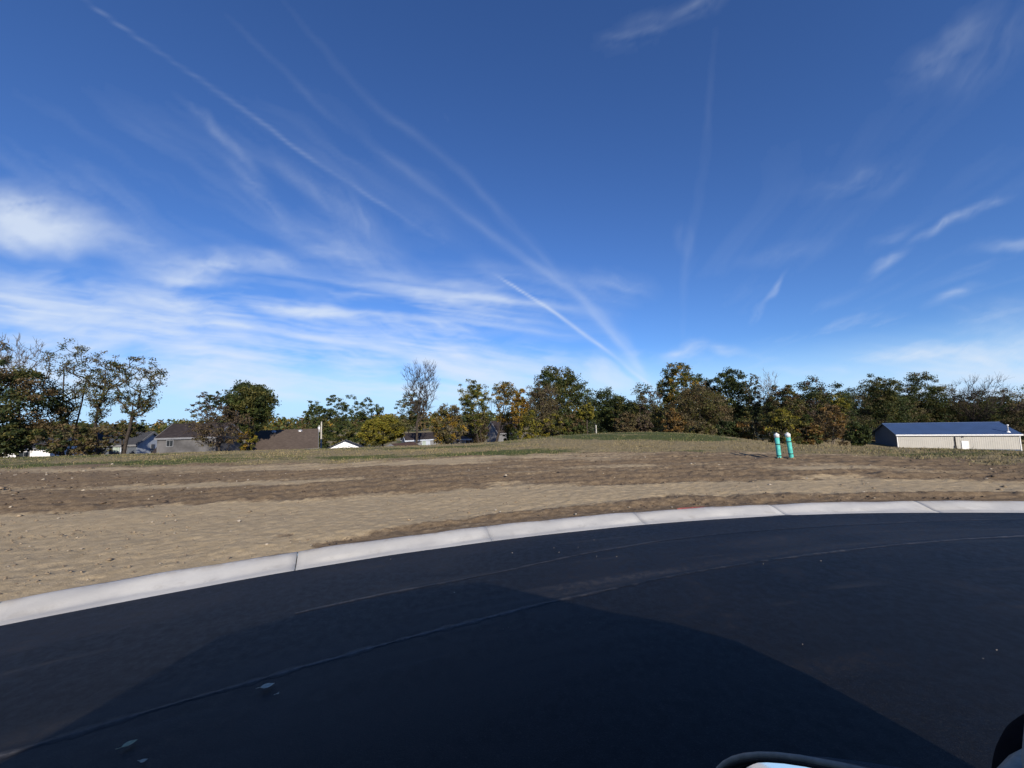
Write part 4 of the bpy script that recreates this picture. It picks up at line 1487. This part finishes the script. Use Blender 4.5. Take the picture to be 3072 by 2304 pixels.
tree('tree', 'huge dark green tree spreading beside the barn gable', 2500, 2690, 1150, 1345, 100, ['darkgreen', 'green', 'green', 'olive'], 74, 'dome', 210, 70, 0.66, 0.18, group=GR)
tree('tree', 'tall dark tree top behind the huge green tree', 2600, 2698, 1111, 1260, 90, ['darkgreen', 'olive'], 75, 'umbrella', 100, 46, 0.6, 0.2, group=GR)
tree('tree', 'tall rounded olive dark tree behind the barn roof', 2694, 2824, 1118, 1320, 100, ['darkgreen', 'olive', 'green', 'brown'], 76, 'dome', 190, 62, 0.62, 0.2, group=GR)
tree('tree', 'brown green tree over the left part of the barn roof', 2620, 2730, 1170, 1330, 98, ['olive', 'green', 'brown'], 77, 'dome', 130, 54, 0.62, 0.2, group=GR)
tree('tree', 'thin brown tree over the middle of the barn roof', 2796, 2905, 1168, 1320, 98, ['brown', 'olive', 'darkgreen'], 78, 'dome', 120, 36, 0.6, 0.19, group=GR)
tree('tree', 'leafless tree with spreading crown above the barn roof', 2858, 2998, 1134, 1280, 94, [], 79, 'vase', 300, 0, bark='bark', twig=0.026, trunk_px=2912, group=GR)
tree('tree', 'olive tree low behind the barn ridge', 2880, 2990, 1222, 1330, 100, ['olive', 'brown', 'darkgreen'], 80, 'dome', 110, 50, 0.62, 0.2, group=GR)
tree('tree', 'brown green tree above the right end of the barn', 2952, 3050, 1166, 1320, 98, ['olive', 'darkgreen', 'brown'], 81, 'dome', 120, 42, 0.6, 0.19, group=GR)
tree('tree', 'dark tree beyond the right end of the barn', 3020, 3150, 1190, 1350, 86, ['darkgreen', 'maroon', 'brown'], 82, 'dome', 130, 56, 0.64, 0.18, group=GR)

rw = np.random.default_rng(909)
_x = 1570
_k = 0
while _x < 3160:
    _w = rw.uniform(85, 125)
    _t = (1178 if _x < 2350 else 1160) + rw.uniform(-14, 20) + (24 if 1740 < _x < 1960 else 0)
    tree('tree', 'dark crowned tree standing back in the wood, behind ' + next(n_ for b_, n_ in [(1700, 'the big domed green tree'), (1880, 'the marker post'), (2010, 'the mound crest'), (2180, 'the wide tan brown tree'), (2300, 'the sparse see-through tree'), (2420, 'the two green pipes'), (2560, 'the rust orange maple'), (2700, 'the barn gable'), (2860, 'the middle of the barn roof'), (9999, 'the right end of the barn')] if _x + _w / 2 < b_), _x, _x + _w, _t, 1330 + (0 if _x < 2600 else 10), rw.uniform(84, 98) + (10 if _x > 2600 else 0),
         [['darkgreen', 'green', 'olive'], ['darkgreen', 'brown', 'olive'], ['green', 'darkgreen', 'darkgreen']][_k % 3], 1200 + _k, ['dome', 'round'][_k % 2], 95, 46, 0.64, 0.19, group='background trees of the wood')
    _x += _w * 0.74
    _k += 1

# ------------------------------------------------------------------ distant wood
def far_wood():
    r3 = np.random.default_rng(77)
    Cs, Ks, Ss = [], [], []
    keys = ['olive', 'green', 'brown', 'gold', 'rust', 'darkgreen', 'olive', 'green']
    for i in range(900):
        a = r3.uniform(-1.9, 1.9)
        d = r3.uniform(230, 420)
        x = a * d
        hgt = r3.uniform(8, 13.5)
        zg = tz(x, d)
        m = 70
        v = r3.normal(0, 1, (m, 3))
        v /= np.linalg.norm(v, axis=1, keepdims=True)
        v *= r3.uniform(0.6, 1, (m, 1))
        wd = r3.uniform(3.5, 6)
        Cs.append(np.array([x, d, zg + hgt * 0.52]) + v * np.array([wd, wd, hgt * 0.5]))
        pc = PAL[keys[int(r3.integers(8))]]
        Ks.append(np.array([pc[k] for k in r3.integers(0, 3, m)]) * r3.uniform(.8, 1.25, (m, 1)))
        Ss.append(r3.uniform(0.7, 1.5, m))
    v, f, k = leaf_quads(r3, np.concatenate(Cs), np.concatenate(Ss), np.concatenate(Ks))
    tag(obj('distant_wood', mesh_np('distant_wood', v, f, False, {'col': k}), 'foliage'), 'far autumn wood along the horizon behind the houses', 'wood', kind='stuff')


far_wood()


# ------------------------------------------------------------------ houses
def gable_house(name, label, ridge_px, depth, rot, L, Wd, rise, wall_h, wall, roof, trim='siding_grey', over=0.2, rake=0.06, group='houses beyond the field', base=None, windows=(), gable_mat=None):
    """ridge centre given by its pixel; ridge runs along local x. windows: (face, u, z_from_eave, w, h, pane_mat) face in 'front','left','right'"""
    rc = at(ridge_px[0], ridge_px[1], depth)
    zr = rc[2]
    ze = zr - rise
    zg = base if base is not None else min(tz(rc[0] + sx_ * L / 2, depth + sy_ * Wd / 2) for sx_ in (-1, 1) for sy_ in (-1, 1)) - 0.2
    zg = min(zg, ze - wall_h)
    root = tag(empty(name, (rc[0], rc[1], zg), rot), label, 'house', group)
    E_, Rz = ze - zg, zr - zg
    hw, hl = Wd / 2, L / 2
    prof = [(-hw, 0), (hw, 0), (hw, E_), (0, Rz - 0.02), (-hw, E_)]
    wallo = MB().prism(prof, 0, -hl, hl).build('wall', wall, root)
    # two roof slabs with thickness
    th = 0.14
    sl_ = rise / hw
    for s in (-1, 1):
        e = hw + over
        poly = [(0, Rz), (s * e, Rz - sl_ * e), (s * e, Rz - sl_ * e + th), (0, Rz + th * 1.15)]
        MB().prism(poly, 0, -hl - over, hl + over).build('roof_slope', roof, root)
        MB().box(-hl - over, hl + over, s * e - 0.03 + (0.035 * s), s * e + 0.03 + (0.035 * s), Rz - sl_ * e - 0.10, Rz - sl_ * e + 0.10).build('gutter', trim, root)
    for s in (-1, 1):
        e = hw + over
        x = s * (hl + over + 0.03)
        poly = [(0, Rz + th * 1.15 + .01), (e, Rz - sl_ * e + th), (e, Rz - sl_ * e - rake), (0, Rz - rake - 0.04), (-e, Rz - sl_ * e - rake), (-e, Rz - sl_ * e + th)]
        MB().prism(poly, 0, x - 0.025, x + 0.025).build('rake_board', trim, root)
        # corner boards
    for face, u_, dz_, w_, h_, pm in windows:
        zc_ = E_ - dz_
        if face == 'front':
            fr = MB().box(u_ - w_ / 2 - .08, u_ + w_ / 2 + .08, -hw - 0.06, -hw + 0.02, zc_ - h_ / 2 - .08, zc_ + h_ / 2 + .08).build('window', trim, root)
            MB().box(u_ - w_ / 2, u_ - 0.03, -hw - 0.075, -hw - 0.062, zc_ - h_ / 2, zc_ + h_ / 2).build('pane', pm, fr)
            MB().box(u_ + 0.03, u_ + w_ / 2, -hw - 0.075, -hw - 0.062, zc_ - h_ / 2, zc_ + h_ / 2).build('pane', 'glass_dark' if pm == 'glass_dark' else 'siding_bluegrey', fr)
        else:
            s = -1 if face == 'left' else 1
            x0 = s * (hl + 0.02)
            fr = MB().box(min(x0 - .04, x0 + .04), max(x0 - .04, x0 + .04), u_ - w_ / 2 - .08, u_ + w_ / 2 + .08, zc_ - h_ / 2 - .08, zc_ + h_ / 2 + .08).build('window', trim, root)
            x1 = x0 + s * 0.045
            MB().box(min(x1, x1 + s * .012), max(x1, x1 + s * .012), u_ - w_ / 2, u_ + w_ / 2, zc_ - h_ / 2, zc_ + h_ / 2).build('pane', pm, fr)
    root['eave'] = float(E_)
    return root, E_, Rz, hw, hl


# white house glimpsed through the left trees
gable_house('house', 'white house glimpsed under the dense dark tree', (90, 1318), 56, math.radians(18), 9.0, 7.0, 1.2, 2.6, 'siding_white', 'roof_slate',
            windows=[('front', -2.2, 1.1, 1.1, 1.2, 'glass_dark'), ('front', 1.8, 1.1, 1.1, 1.2, 'glass_dark'), ('right', 0, 1.0, .9, 1.2, 'glass_dark')])
# slate-roofed house with dormer; front wall coloured dark for the tree shade on it
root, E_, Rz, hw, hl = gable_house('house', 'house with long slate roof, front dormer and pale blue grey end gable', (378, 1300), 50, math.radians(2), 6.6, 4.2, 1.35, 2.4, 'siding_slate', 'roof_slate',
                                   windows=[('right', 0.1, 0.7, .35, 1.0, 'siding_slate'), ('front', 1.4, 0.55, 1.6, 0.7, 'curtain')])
MB().prism([(-hw + .02, E_ - 2.2), (hw - .02, E_ - 2.2), (hw - .02, E_ - .05), (0, Rz - .16), (-hw + .02, E_ - .05)], 0, hl + .003, hl + .016).build('end_wall', 'siding_bluegrey', root)
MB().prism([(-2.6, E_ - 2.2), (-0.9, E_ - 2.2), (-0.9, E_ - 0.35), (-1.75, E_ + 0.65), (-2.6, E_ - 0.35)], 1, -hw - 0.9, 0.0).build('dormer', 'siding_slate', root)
for s in (-1, 1):
    c = -1.75
    MB().prism([(c, E_ + 0.68), (c + s * 1.15, E_ - 0.66), (c + s * 1.15, E_ - 0.52), (c, E_ + 0.84)], 1, -hw - 1.1, 0.0).build('dormer_roof', 'roof_slate', root)
    MB().prism([(c, E_ + 0.66), (c + s * 1.15, E_ - 0.68), (c + s * 1.15, E_ - 0.52), (c, E_ + 0.84)], 1, -hw - 1.16, -hw - 1.102).build('rake_board', 'siding_grey', root)
fr = MB().box(-1.72 - .26, -1.72 + .26, -hw - .96, -hw - .88, E_ - 1.15, E_ - 0.4).build('window', 'siding_grey', root)
MB().box(-1.72 - .19, -1.72 + .19, -hw - .975, -hw - .962, E_ - 1.08, E_ - 0.47).build('pane', 'glass_dark', fr)
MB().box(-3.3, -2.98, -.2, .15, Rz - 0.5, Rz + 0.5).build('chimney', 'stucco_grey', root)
# stucco house
root, E_, Rz, hw, hl = gable_house('house', 'grey stucco house, tree shade mottled into its wall colour, with dark roof and one small window', (607, 1273), 46, math.radians(4), 6.3, 4.6, 1.42, 2.6, 'stucco_grey', 'roof_dark', trim='siding_grey', over=0.15,
                                   windows=[('front', -1.75, 0.62, .62, .6, 'glass_dark')])
MB().prism([(-hl - 1.1, E_ - 2.1), (-hl - 0.003, E_ - 2.1), (-hl - 0.003, E_ - 0.8)], 1, -hw + .2, hw - .4).build('lean_to', 'roof_dark', root)
# brown roof
root, E_, Rz, hw, hl = gable_house('house', 'wide low house showing only its large brown shingle roof with two vents', (853, 1292), 58, math.radians(27), 8.6, 7.6, 2.55, 1.6, 'siding_tan', 'roof_brown', over=0.25)
for vx in (-1.3, 2.1):
    MB().lathe([(0.0, 0.30), (0.16, 0.28), (0.3, 0.16), (0.32, 0.0)], 14, (vx, -0.35, Rz - 0.2)).build('roof_vent', 'galvanised', root)
MB().box(hl - .1, hl + .25, -hw + .1, -hw + .4, E_ - 1.2, E_ + .1).build('downspout', 'dark_metal', root)
# white garage gable
root, E_, Rz, hw, hl = gable_house('house', 'white garage with double gable end facing the field', (1036, 1325), 66, math.radians(112), 7.0, 5.8, 1.25, 2.4, 'siding_white', 'roof_slate', trim='white_paint', over=0.4, rake=0.22)
for s in (-1, 1):
    # the lower entrance gable in front; local +x of a 90 degree turned house points away, so the near end is -x
    MB().prism([(0, Rz - 0.5), (s * 2.5, Rz - 1.62), (s * 2.5, Rz - 1.44), (0, Rz - 0.30)], 0, -hl - 1.6, -hl - 0.4).build('porch_roof', 'white_paint', root)
MB().prism([(-2.2, E_ - 2), (2.2, E_ - 2), (2.2, Rz - 1.52), (0, Rz - 0.55), (-2.2, Rz - 1.52)], 0, -hl - 1.4, -hl - 0.45).build('porch_gable', 'siding_white', root)
MB().prism([(-.14, Rz - 1.0), (.14, Rz - 1.0), (0, Rz - .8)], 0, -hl - 1.43, -hl - 1.402).build('gable_vent', 'glass_dark', root)
# small tan gable
root, E_, Rz, hw, hl = gable_house('house', 'small tan shed gable with maroon roof beside the yellow green maple', (1207, 1332), 50, math.radians(62), 3.4, 3.0, 0.62, 1.5, 'siding_tan', 'roof_maroon', over=0.3)
MB().box(-hl - .03, -hl - .002, -.3, .3, Rz - .55, Rz - .42).build('gable_vent', 'glass_dark', root)
# grey gabled house
gable_house('house', 'grey sided house with dark roof and white trimmed gable behind the leafless tree', (1262, 1301), 62, math.radians(27), 5.4, 3.4, 0.90, 1.8, 'siding_grey', 'roof_dark', trim='siding_bluegrey', over=0.12,
            windows=[('front', 0.4, 0.50, 1.15, .70, 'curtain')])
gable_house('house', 'low house with maroon roof and paired dark windows beside the brown and gold tree', (1398, 1300), 62, math.radians(-2), 4.4, 3.2, 0.82, 1.6, 'siding_tan', 'roof_maroon', trim='siding_bluegrey', over=0.12,
            windows=[('front', 0.75, 0.5, 1.1, .62, 'glass_dark')])
gable_house('house', 'weathered grey house with steep dark roof behind the golden orange tree', (1508, 1265), 66, math.radians(38), 4.4, 3.4, 1.75, 2.4, 'siding_grey', 'roof_dark', trim='siding_grey', over=0.2)


# ------------------------------------------------------------------ metal barn
def barn():
    A = np.array([78.89, 80.0])
    phi, L, Wd, ze, rise = -0.432, 17.31, 10.68, -4.0, 1.97
    zb = -7.45
    root = tag(empty('metal_barn', (A[0], A[1], zb), phi), 'long metal barn with blue roof, pale ribbed front wall and slate blue end', 'barn')
    E_, Rz = ze - zb, ze - zb + rise

    def ribbed(name, mat, p0, du, length, z0, ztop, out, pitch=0.30):
        """ribbed sheet along du from p0, lower edge z0, upper edge ztop(u)"""
        us, ds = [], []
        u = 0.0
        while u < length:
            for q, d in ((0, 0), (0.55, 0), (0.66, 0.016), (0.86, 0.016), (0.97, 0)):
                if u + q * pitch <= length:
                    us.append(u + q * pitch)
                    ds.append(d)
            u += pitch
        us.append(length)
        ds.append(0)
        V, F = [], []
        for u, d in zip(us, ds):
            q = p0 + du * u + out * d
            V += [(q[0], q[1], z0), (q[0], q[1], ztop(u))]
        for i in range(len(us) - 1):
            F.append((2 * i, 2 * i + 2, 2 * i + 3, 2 * i + 1))
        return MB().add(V, F).build(name, mat, root)

    X, Y = np.array([1.0, 0]), np.array([0, 1.0])
    ribbed('front_wall', 'barn_siding', np.array([0, 0.0]), X, L, 0.55, lambda u: E_, -Y)
    ribbed('base_panel', 'barn_blue', np.array([0, 0.01]), X, L, 0.0, lambda u: 0.55, -Y)
    gab = lambda u: E_ + rise * (1 - abs(2 * u / Wd - 1))
    ribbed('gable_wall', 'barn_blue', np.array([0, 0.0]), Y, Wd, 0.0, gab, -X)
    ribbed('gable_wall', 'barn_blue', np.array([L, 0.0]), Y, Wd, 0.0, gab, X)
    ribbed('back_wall', 'barn_blue', np.array([0, Wd]), X, L, 0.0, lambda u: E_, Y)
    # roof: two ribbed slopes
    o = 0.3
    for s in (0, 1):
        V, F = [], []
        us = []
        u = -o
        while u < L + o:
            us += [(u, 0), (u + 0.30, 0), (u + 0.33, 0.03), (u + 0.37, 0.03), (u + 0.40, 0)]
            u += 0.41
        k = rise / (Wd / 2)
        for u, d in us:
            u = min(u, L + o)
            if s == 0:
                V += [(u, -o, E_ - k * o + 0.06 + d), (u, Wd / 2, E_ + rise + 0.06 + d)]
            else:
                V += [(u, Wd + o, E_ - k * o + 0.06 + d), (u, Wd / 2, E_ + rise + 0.06 + d)]
        for i in range(len(us) - 1):
            F.append((2 * i, 2 * i + 2, 2 * i + 3, 2 * i + 1))
        MB().add(V, F).build('roof_slope', 'barn_roof', root)
    MB().tube([(-o, Wd / 2, E_ + rise + 0.09), (L + o, Wd / 2, E_ + rise + 0.09)], [0.09, 0.09], 6).build('ridge_cap', 'barn_roof', root)
    MB().box(-o, L + o, -o - 0.13, -o - 0.002, E_ - 0.30, E_ - 0.06).build('gutter', 'white_paint', root)
    MB().box(-o, L + o, -o, -0.04, E_ - 0.30, E_ - 0.27).build('soffit', 'white_paint', root)
    for x in (-0.06, L - 0.06):
        MB().box(x, x + 0.12, -0.06, 0.06, 0.0, E_ - 0.31).build('corner_trim', 'white_paint', root)
    for x in (-o - 0.05, L + o + 0.01):
        MB().prism([(-o, E_ - 0.2), (Wd / 2, E_ + rise - 0.08), (Wd + o, E_ - 0.2), (Wd + o, E_), (Wd / 2, E_ + rise + 0.12), (-o, E_)], 0, x, x + 0.04).build('rake_trim', 'barn_blue', root)

    def u_at(px):
        for i in range(400):
            u = L * i / 400
            X_, Y_ = A[0] + u * math.cos(phi), A[1] + u * math.sin(phi)
            if proj_np(np.array([X_]), np.array([Y_]), np.array([-6.0]))[0][0] >= px:
                return u
        return L
    d = u_at(2895)
    w = 1.0
    door = MB().box(d - w / 2, d + w / 2, -0.09, -0.04, 0.25, 2.1).build('door', 'white_paint', root)
    MB().lathe([(0.0, 0.0), (0.05, 0.01), (0.05, 0.06), (0, 0.07)], 8, (d + w / 2 - .12, -0.11, 1.1)).build('handle', 'dark_metal', door)
    MB().box(d - w / 2 - 0.08, d + w / 2 + 0.08, -0.06, -0.038, 2.101, 2.18).build('door_head', 'barn_siding', root)
    p = u_at(2866)
    MB().tube([(p, -0.10, 2.9), (p, -0.10, 0.9), (p + .1, -0.10, 0.6)], [0.085] * 3, 8).build('vent_pipe', 'dark_metal', root)
    MB().box(p - .16, p + .1, -0.2, -0.04, 0.75, 1.2).build('meter_box', 'dark_metal', root)
    lm = u_at(2890)
    MB().box(lm - .14, lm + .14, -0.16, -0.04, 2.8, 2.92).build('wall_lamp', 'dark_metal', root)
    fx = L - 1.1
    fl = MB().tube([(fx, 0.6, E_ + 0.15), (fx, 0.6, E_ + 1.5)], [0.10, 0.10], 10).build('flue', 'galvanised', root)
    MB().lathe([(0.32, 0.0), (0.14, 0.3), (0.11, 0.3)], 12, (fx, 0.6, E_ + 0.22)).build('flashing', 'white_paint', fl)
    MB().lathe([(0.0, 0.25), (0.17, 0.2), (0.17, 0.0), (0.0, 0.0)], 12, (fx, 0.6, E_ + 1.5)).build('flue_cap', 'white_paint', fl)


barn()

# ------------------------------------------------------------------ poles, wires, posts
pb = at(963, 1345, 64)
pz = tz(pb[0], 64)
ptop = at(966, 1265, 64)
root = tag(empty('utility_pole', (pb[0], 64, pz)), 'pale wooden utility pole with transformer between brown roof and white garage', 'pole')
hgt = ptop[2] - pz
MB().tube([(0, 0, -0.4), (0.0, 0, hgt * .5), (0.02, 0, hgt)], [0.14, 0.125, 0.10], 10).build('pole_shaft', 'pole_wood', root)
tr = MB().lathe([(0, -0.45), (0.2, -0.45), (0.23, -0.4), (0.23, 0.35), (0.16, 0.45), (0, 0.47)], 14, (-0.36, 0, hgt - 1.25)).build('transformer', 'galvanised', root)
MB().lathe([(0.04, 0), (0.06, 0.05), (0.03, 0.2), (0, 0.22)], 8, (-0.36, 0, hgt - .8)).build('bushing', 'white_paint', tr)
MB().box(-0.2, -0.08, -0.05, 0.05, hgt - 1.5, hgt - 0.95).build('bracket', 'dark_metal', root)
sb = at(938, 1346, 60)
sz_ = tz(sb[0], 60)
stop = at(939, 1311, 60)[2]
root = tag(empty('service_pole', (sb[0], 60, sz_)), 'short thin service pole with white box beside the utility pole', 'pole')
MB().tube([(0, 0, -0.3), (0, 0, stop - sz_)], [0.09, 0.075], 8).build('pole_shaft', 'pole_wood', root)
MB().box(0.14, 0.48, -0.18, 0.02, stop - sz_ - 1.4, stop - sz_ - 0.95).build('meter_box', 'white_paint', root)


def wire(p, q, sag, lab):
    n = 16
    pts = [p + (q - p) * (i / n) - np.array([0, 0, sag * 4 * (i / n) * (1 - i / n)]) for i in range(n + 1)]
    tag(MB().tube(pts, [0.016] * (n + 1), 4, False).build('power_line', 'wire_black'), lab, 'cable', 'overhead cables at the utility pole')


wp = np.array([pb[0], 64, pz])
wire(wp + np.array([0.14, 0, at(966, 1313, 64)[2] - pz]), at(1120, 1324, 70), 0.2, 'overhead cable running from the utility pole to the yellow green maple')
wire(np.array([sb[0], 60, stop - 0.1]), wp + np.array([-0.14, 0, at(966, 1312, 64)[2] - pz]), 0.1, 'short cable from the service pole to the utility pole')
# pale marker post on the mound
mp_ = at(1789, 1301, 27.0)
mz = tz(mp_[0], 27.0)
mt = at(1788, 1275, 27.0)[2]
root = tag(empty('marker_post', (mp_[0], 27.0, mz), 0.3), 'slim pale marker post standing on the grassy mound', 'post')
hh = mt - mz
MB().box(-0.03, 0.03, -0.02, 0.02, -0.3, hh - 0.03).build('post_shaft', 'pole_wood', root)
MB().prism([(-0.03, hh - 0.028), (0.03, hh - 0.028), (0.0, hh)], 1, -0.02, 0.02).build('post_tip', 'white_paint', root)


# pale tuft of tall dry grass by the barn
def dry_clump(px, py, depth, lab, n=260, hgt=1.0, wd=1.2, seed=1):
    r3 = np.random.default_rng(seed)
    c = at(px, py, depth)
    z = tz(c[0], depth)
    V, K = [], []
    for i in range(n):
        x, y = r3.normal(0, wd / 2), r3.normal(0, wd / 2.5)
        h = hgt * r3.uniform(0.5, 1.05) * math.exp(-(x / wd) ** 2)
        an = r3.uniform(0, 3.14)
        w = 0.03
        V += [(x - w * math.cos(an), y - w * math.sin(an), -0.1), (x + w * math.cos(an), y + w * math.sin(an), -0.1), (x * 1.25 + r3.normal(0, .1), y * 1.2, h)]
        K += [np.array([0.25, 0.20, 0.115]) * r3.uniform(.7, 1.15)] * 3
    o = obj('dry_grass_clump', mesh_np('dry_grass_clump', V, np.arange(len(V)).reshape(-1, 3), False, {'col': np.array(K)}), 'grass_blades', None, (c[0], depth, z))
    tag(o, lab, 'plant')


dry_clump(2500, 1337, 21.5, 'pale clump of tall dry grass in front of the rust maple', 160, 0.32, 0.6)


# ------------------------------------------------------------------ the viewer's own car
def car():
    ang = math.radians(22)
    root = tag(empty('parked_car', (0, 0, 0), ang), 'dark car beside the viewer, only its door mirror and front fender in view', 'car')
    # local x = forwards, y = out of the driver's side, camera at (0,0,1.6)
    yc0 = -0.56
    # stations: x, half width low, half width at belt, belt z, roof z, half width roof, underside z
    st = [(-2.30, 0.62, 0.60, 0.80, 0.86, 0.50, 0.35), (-2.18, 0.80, 0.74, 0.98, 1.05, 0.58, 0.28), (-1.75, 0.90, 0.80, 1.02, 1.30, 0.56, 0.24), (-1.25, 0.92, 0.82, 1.03, 1.67, 0.54, 0.22),
          (-0.6, 0.93, 0.83, 1.03, 1.73, 0.545, 0.22), (0.2, 0.93, 0.83, 1.02, 1.735, 0.545, 0.22), (0.85, 0.93, 0.83, 1.01, 1.70, 0.54, 0.22), (1.25, 0.93, 0.82, 1.00, 1.46, 0.62, 0.22),
          (1.72, 0.92, 0.80, 0.99, 1.20, 0.66, 0.22), (2.05, 0.90, 0.76, 0.93, 1.08, 0.62, 0.24), (2.30, 0.82, 0.70, 0.84, 0.95, 0.55, 0.28), (2.42, 0.64, 0.58, 0.70, 0.74, 0.45, 0.36)]
    rings = []
    for x, wl, wb, zb, zr, wr, zu in st:
        half = [(0.0, zu), (wl * 0.82, zu), (wl * 0.97, zu + 0.10), (wl, zu + (zb - zu) * 0.55), (wl * 0.975, zu + (zb - zu) * 0.85), (wb, zb), (wb * .995, zb + 0.004),
                ((wb + wr) / 2 + .015, (zb + zr - 0.05) / 2), (wr + .02, zr - 0.085), (wr - 0.06, zr - 0.02), (wr * 0.5, zr), (0.0, zr + 0.006)]
        rings.append([(x, yc0 + y, z) for y, z in half] + [(x, yc0 - y, z) for y, z in half[::-1][1:-1]])
    n = len(rings[0])
    nh = 12
    body, glass = MB(), MB()
    vs = [p for r_ in rings for p in r_]
    fb, fg, fi = [], [], []
    for i in range(len(rings) - 1):
        for j in range(n):
            k = (j + 1) % n
            q = (i * n + j, i * n + k, (i + 1) * n + k, (i + 1) * n + j)
            jj = j if j < nh - 1 else n - 1 - j
            side_glass = jj in (6, 7) and 2 <= i <= 6
            screen = jj in (9, 10) and i in (6, 7, 2, 1)
            if j in (6, 7) and i in (4, 5):
                continue                              # driver's window is wound down
            (fg if side_glass or screen else fb).append(q)
    for e, rev in ((0, 1), (len(rings) - 1, 0)):
        f_ = list(range(e * n, e * n + n))
        fb.append(tuple(f_[::-1] if rev else f_))
    bo = MB().add(vs, fb, True).build('body', 'car_paint', root)
    MB().add(vs, fg, True).build('window_glass', 'glass_dark', root)
    # wheels
    for x in (1.38, -1.35):
        for s in (1, -1):
            y = yc0 + s * 0.80
            wh = empty('wheel', (x, y, 0.345))
            wh.parent = root
            wh.rotation_euler = (math.pi / 2, 0, 0)
            MB().lathe([(0.22, -0.11), (0.31, -0.115), (0.345, -0.08), (0.345, 0.08), (0.31, 0.115), (0.22, 0.11)], 32).build('tyre', 'tyre', wh)
            MB().lathe([(0.0, -0.07), (0.10, -0.075), (0.20, -0.06), (0.22, -0.112), (0.22, 0.112), (0.20, 0.06), (0.10, 0.075), (0.0, 0.07)], 20).build('rim', 'rim_metal', wh)
    # wheel arches, a lighter lip over the driver-side front wheel, and a shadow block
    for x in (1.38, -1.35):
        for s in (1, -1):
            pts = []
            for i in range(17):
                a = math.pi * (i / 16)
                pts.append((x + 0.44 * math.cos(a), yc0 + s * 0.975, 0.36 + 0.43 * math.sin(a)))
            MB().tube(pts, [0.05] * 17, 10).build('wheel_arch', 'car_trim', root)
    MB().tube([(1.12, 0.35, 0.86), (1.27, 0.40, 0.875), (1.49, 0.452, 0.875), (1.70, 0.485, 0.86), (1.9, 0.49, 0.82)], [0.008, 0.009, 0.010, 0.010, 0.008], 10).build('fender_flare', 'car_trim', root)
    MB().tube([(1.10 + 0.8 * i / 24, 0.322 + 0.13 * math.sin(i / 24 * 1.5), 0.66 + 0.07 * math.sin(i / 24 * math.pi)) for i in range(25)], [0.07 + 0.04 * math.sin(i / 24 * math.pi) for i in range(25)], 28).build('ground_shadow_block', 'shadow_black', root)  # matte black block standing in for the dark ground shadow
    # lamps
    for s in (1, -1):
        MB().lathe([(0, 0.03), (0.08, 0.02), (0.1, -0.03)], 12).build('headlight', 'lamp_clear', root, (2.28, yc0 + s * 0.60, 0.80)).rotation_euler = (0, math.pi / 2, 0)
        MB().box(-0.04, 0.04, -0.08, 0.08, -0.12, 0.12).build('tail_light', 'lamp_red', root, (-2.17, yc0 + s * 0.68, 0.86))
    # door mirrors
    for s in (1, -1):
        make_mirror(root, s, yc0)
    return root


def make_mirror(root, s, yc0):
    cx, cz, wd, hh, slope, yaw, ex = 0.4715, 1.1405, 0.161, 0.085, -0.5, 0.10 * s, 0.763
    cy = 0.2797 if s > 0 else 2 * yc0 - 0.2797
    m = 44
    ax, ay = math.cos(yaw), math.sin(yaw)

    def pt(t, k, depth):
        c, q = math.cos(t), math.sin(t)
        y = wd * k * math.copysign(abs(c) ** ex, c)
        z = hh * k * math.copysign(abs(q) ** ex, q) * (1.0 if q > 0 else 1.25) + slope * y * s
        return (cx + depth * ax - y * ay, cy + depth * ay + y * ax, cz + z)
    V, F = [], []
    rings = [(0.016, 0.885), (0.0, 0.93), (-0.002, 0.97), (0.006, 1.0), (0.03, 0.90), (0.06, 0.70), (0.085, 0.42), (0.095, 0.02)]
    for x, k in rings:
        V += [pt(2 * math.pi * i / m, k, x) for i in range(m)]
    for r_ in range(len(rings) - 1):
        for i in range(m):
            F.append((r_ * m + i, r_ * m + (i + 1) % m, (r_ + 1) * m + (i + 1) % m, (r_ + 1) * m + i))
    hs = MB().add(V, F, True).build('mirror_housing', 'car_black', root)
    G = []
    for i in range(m):
        p = pt(2 * math.pi * i / m, 0.88, 0.017)
        G.append((p[0] + 0.30 * (p[2] - cz + 0.02), p[1], p[2]))
    MB().add(G, [tuple(range(m))[::-1]]).build('mirror_glass', 'mirror_glass', hs)
    MB().tube([pt(math.pi * (i - 3) / 20, 1.0, 0.004) for i in range(27)], [0.0035] * 27, 6).build('mirror_rim', 'car_trim', hs)
    inner = pt(math.pi if s > 0 else 0.0, 0.9, 0.06)
    MB().tube([inner, (inner[0] + 0.03, yc0 + s * 0.80, 1.00)], [0.03, 0.035], 8).build('mirror_arm', 'car_black', hs)


car()
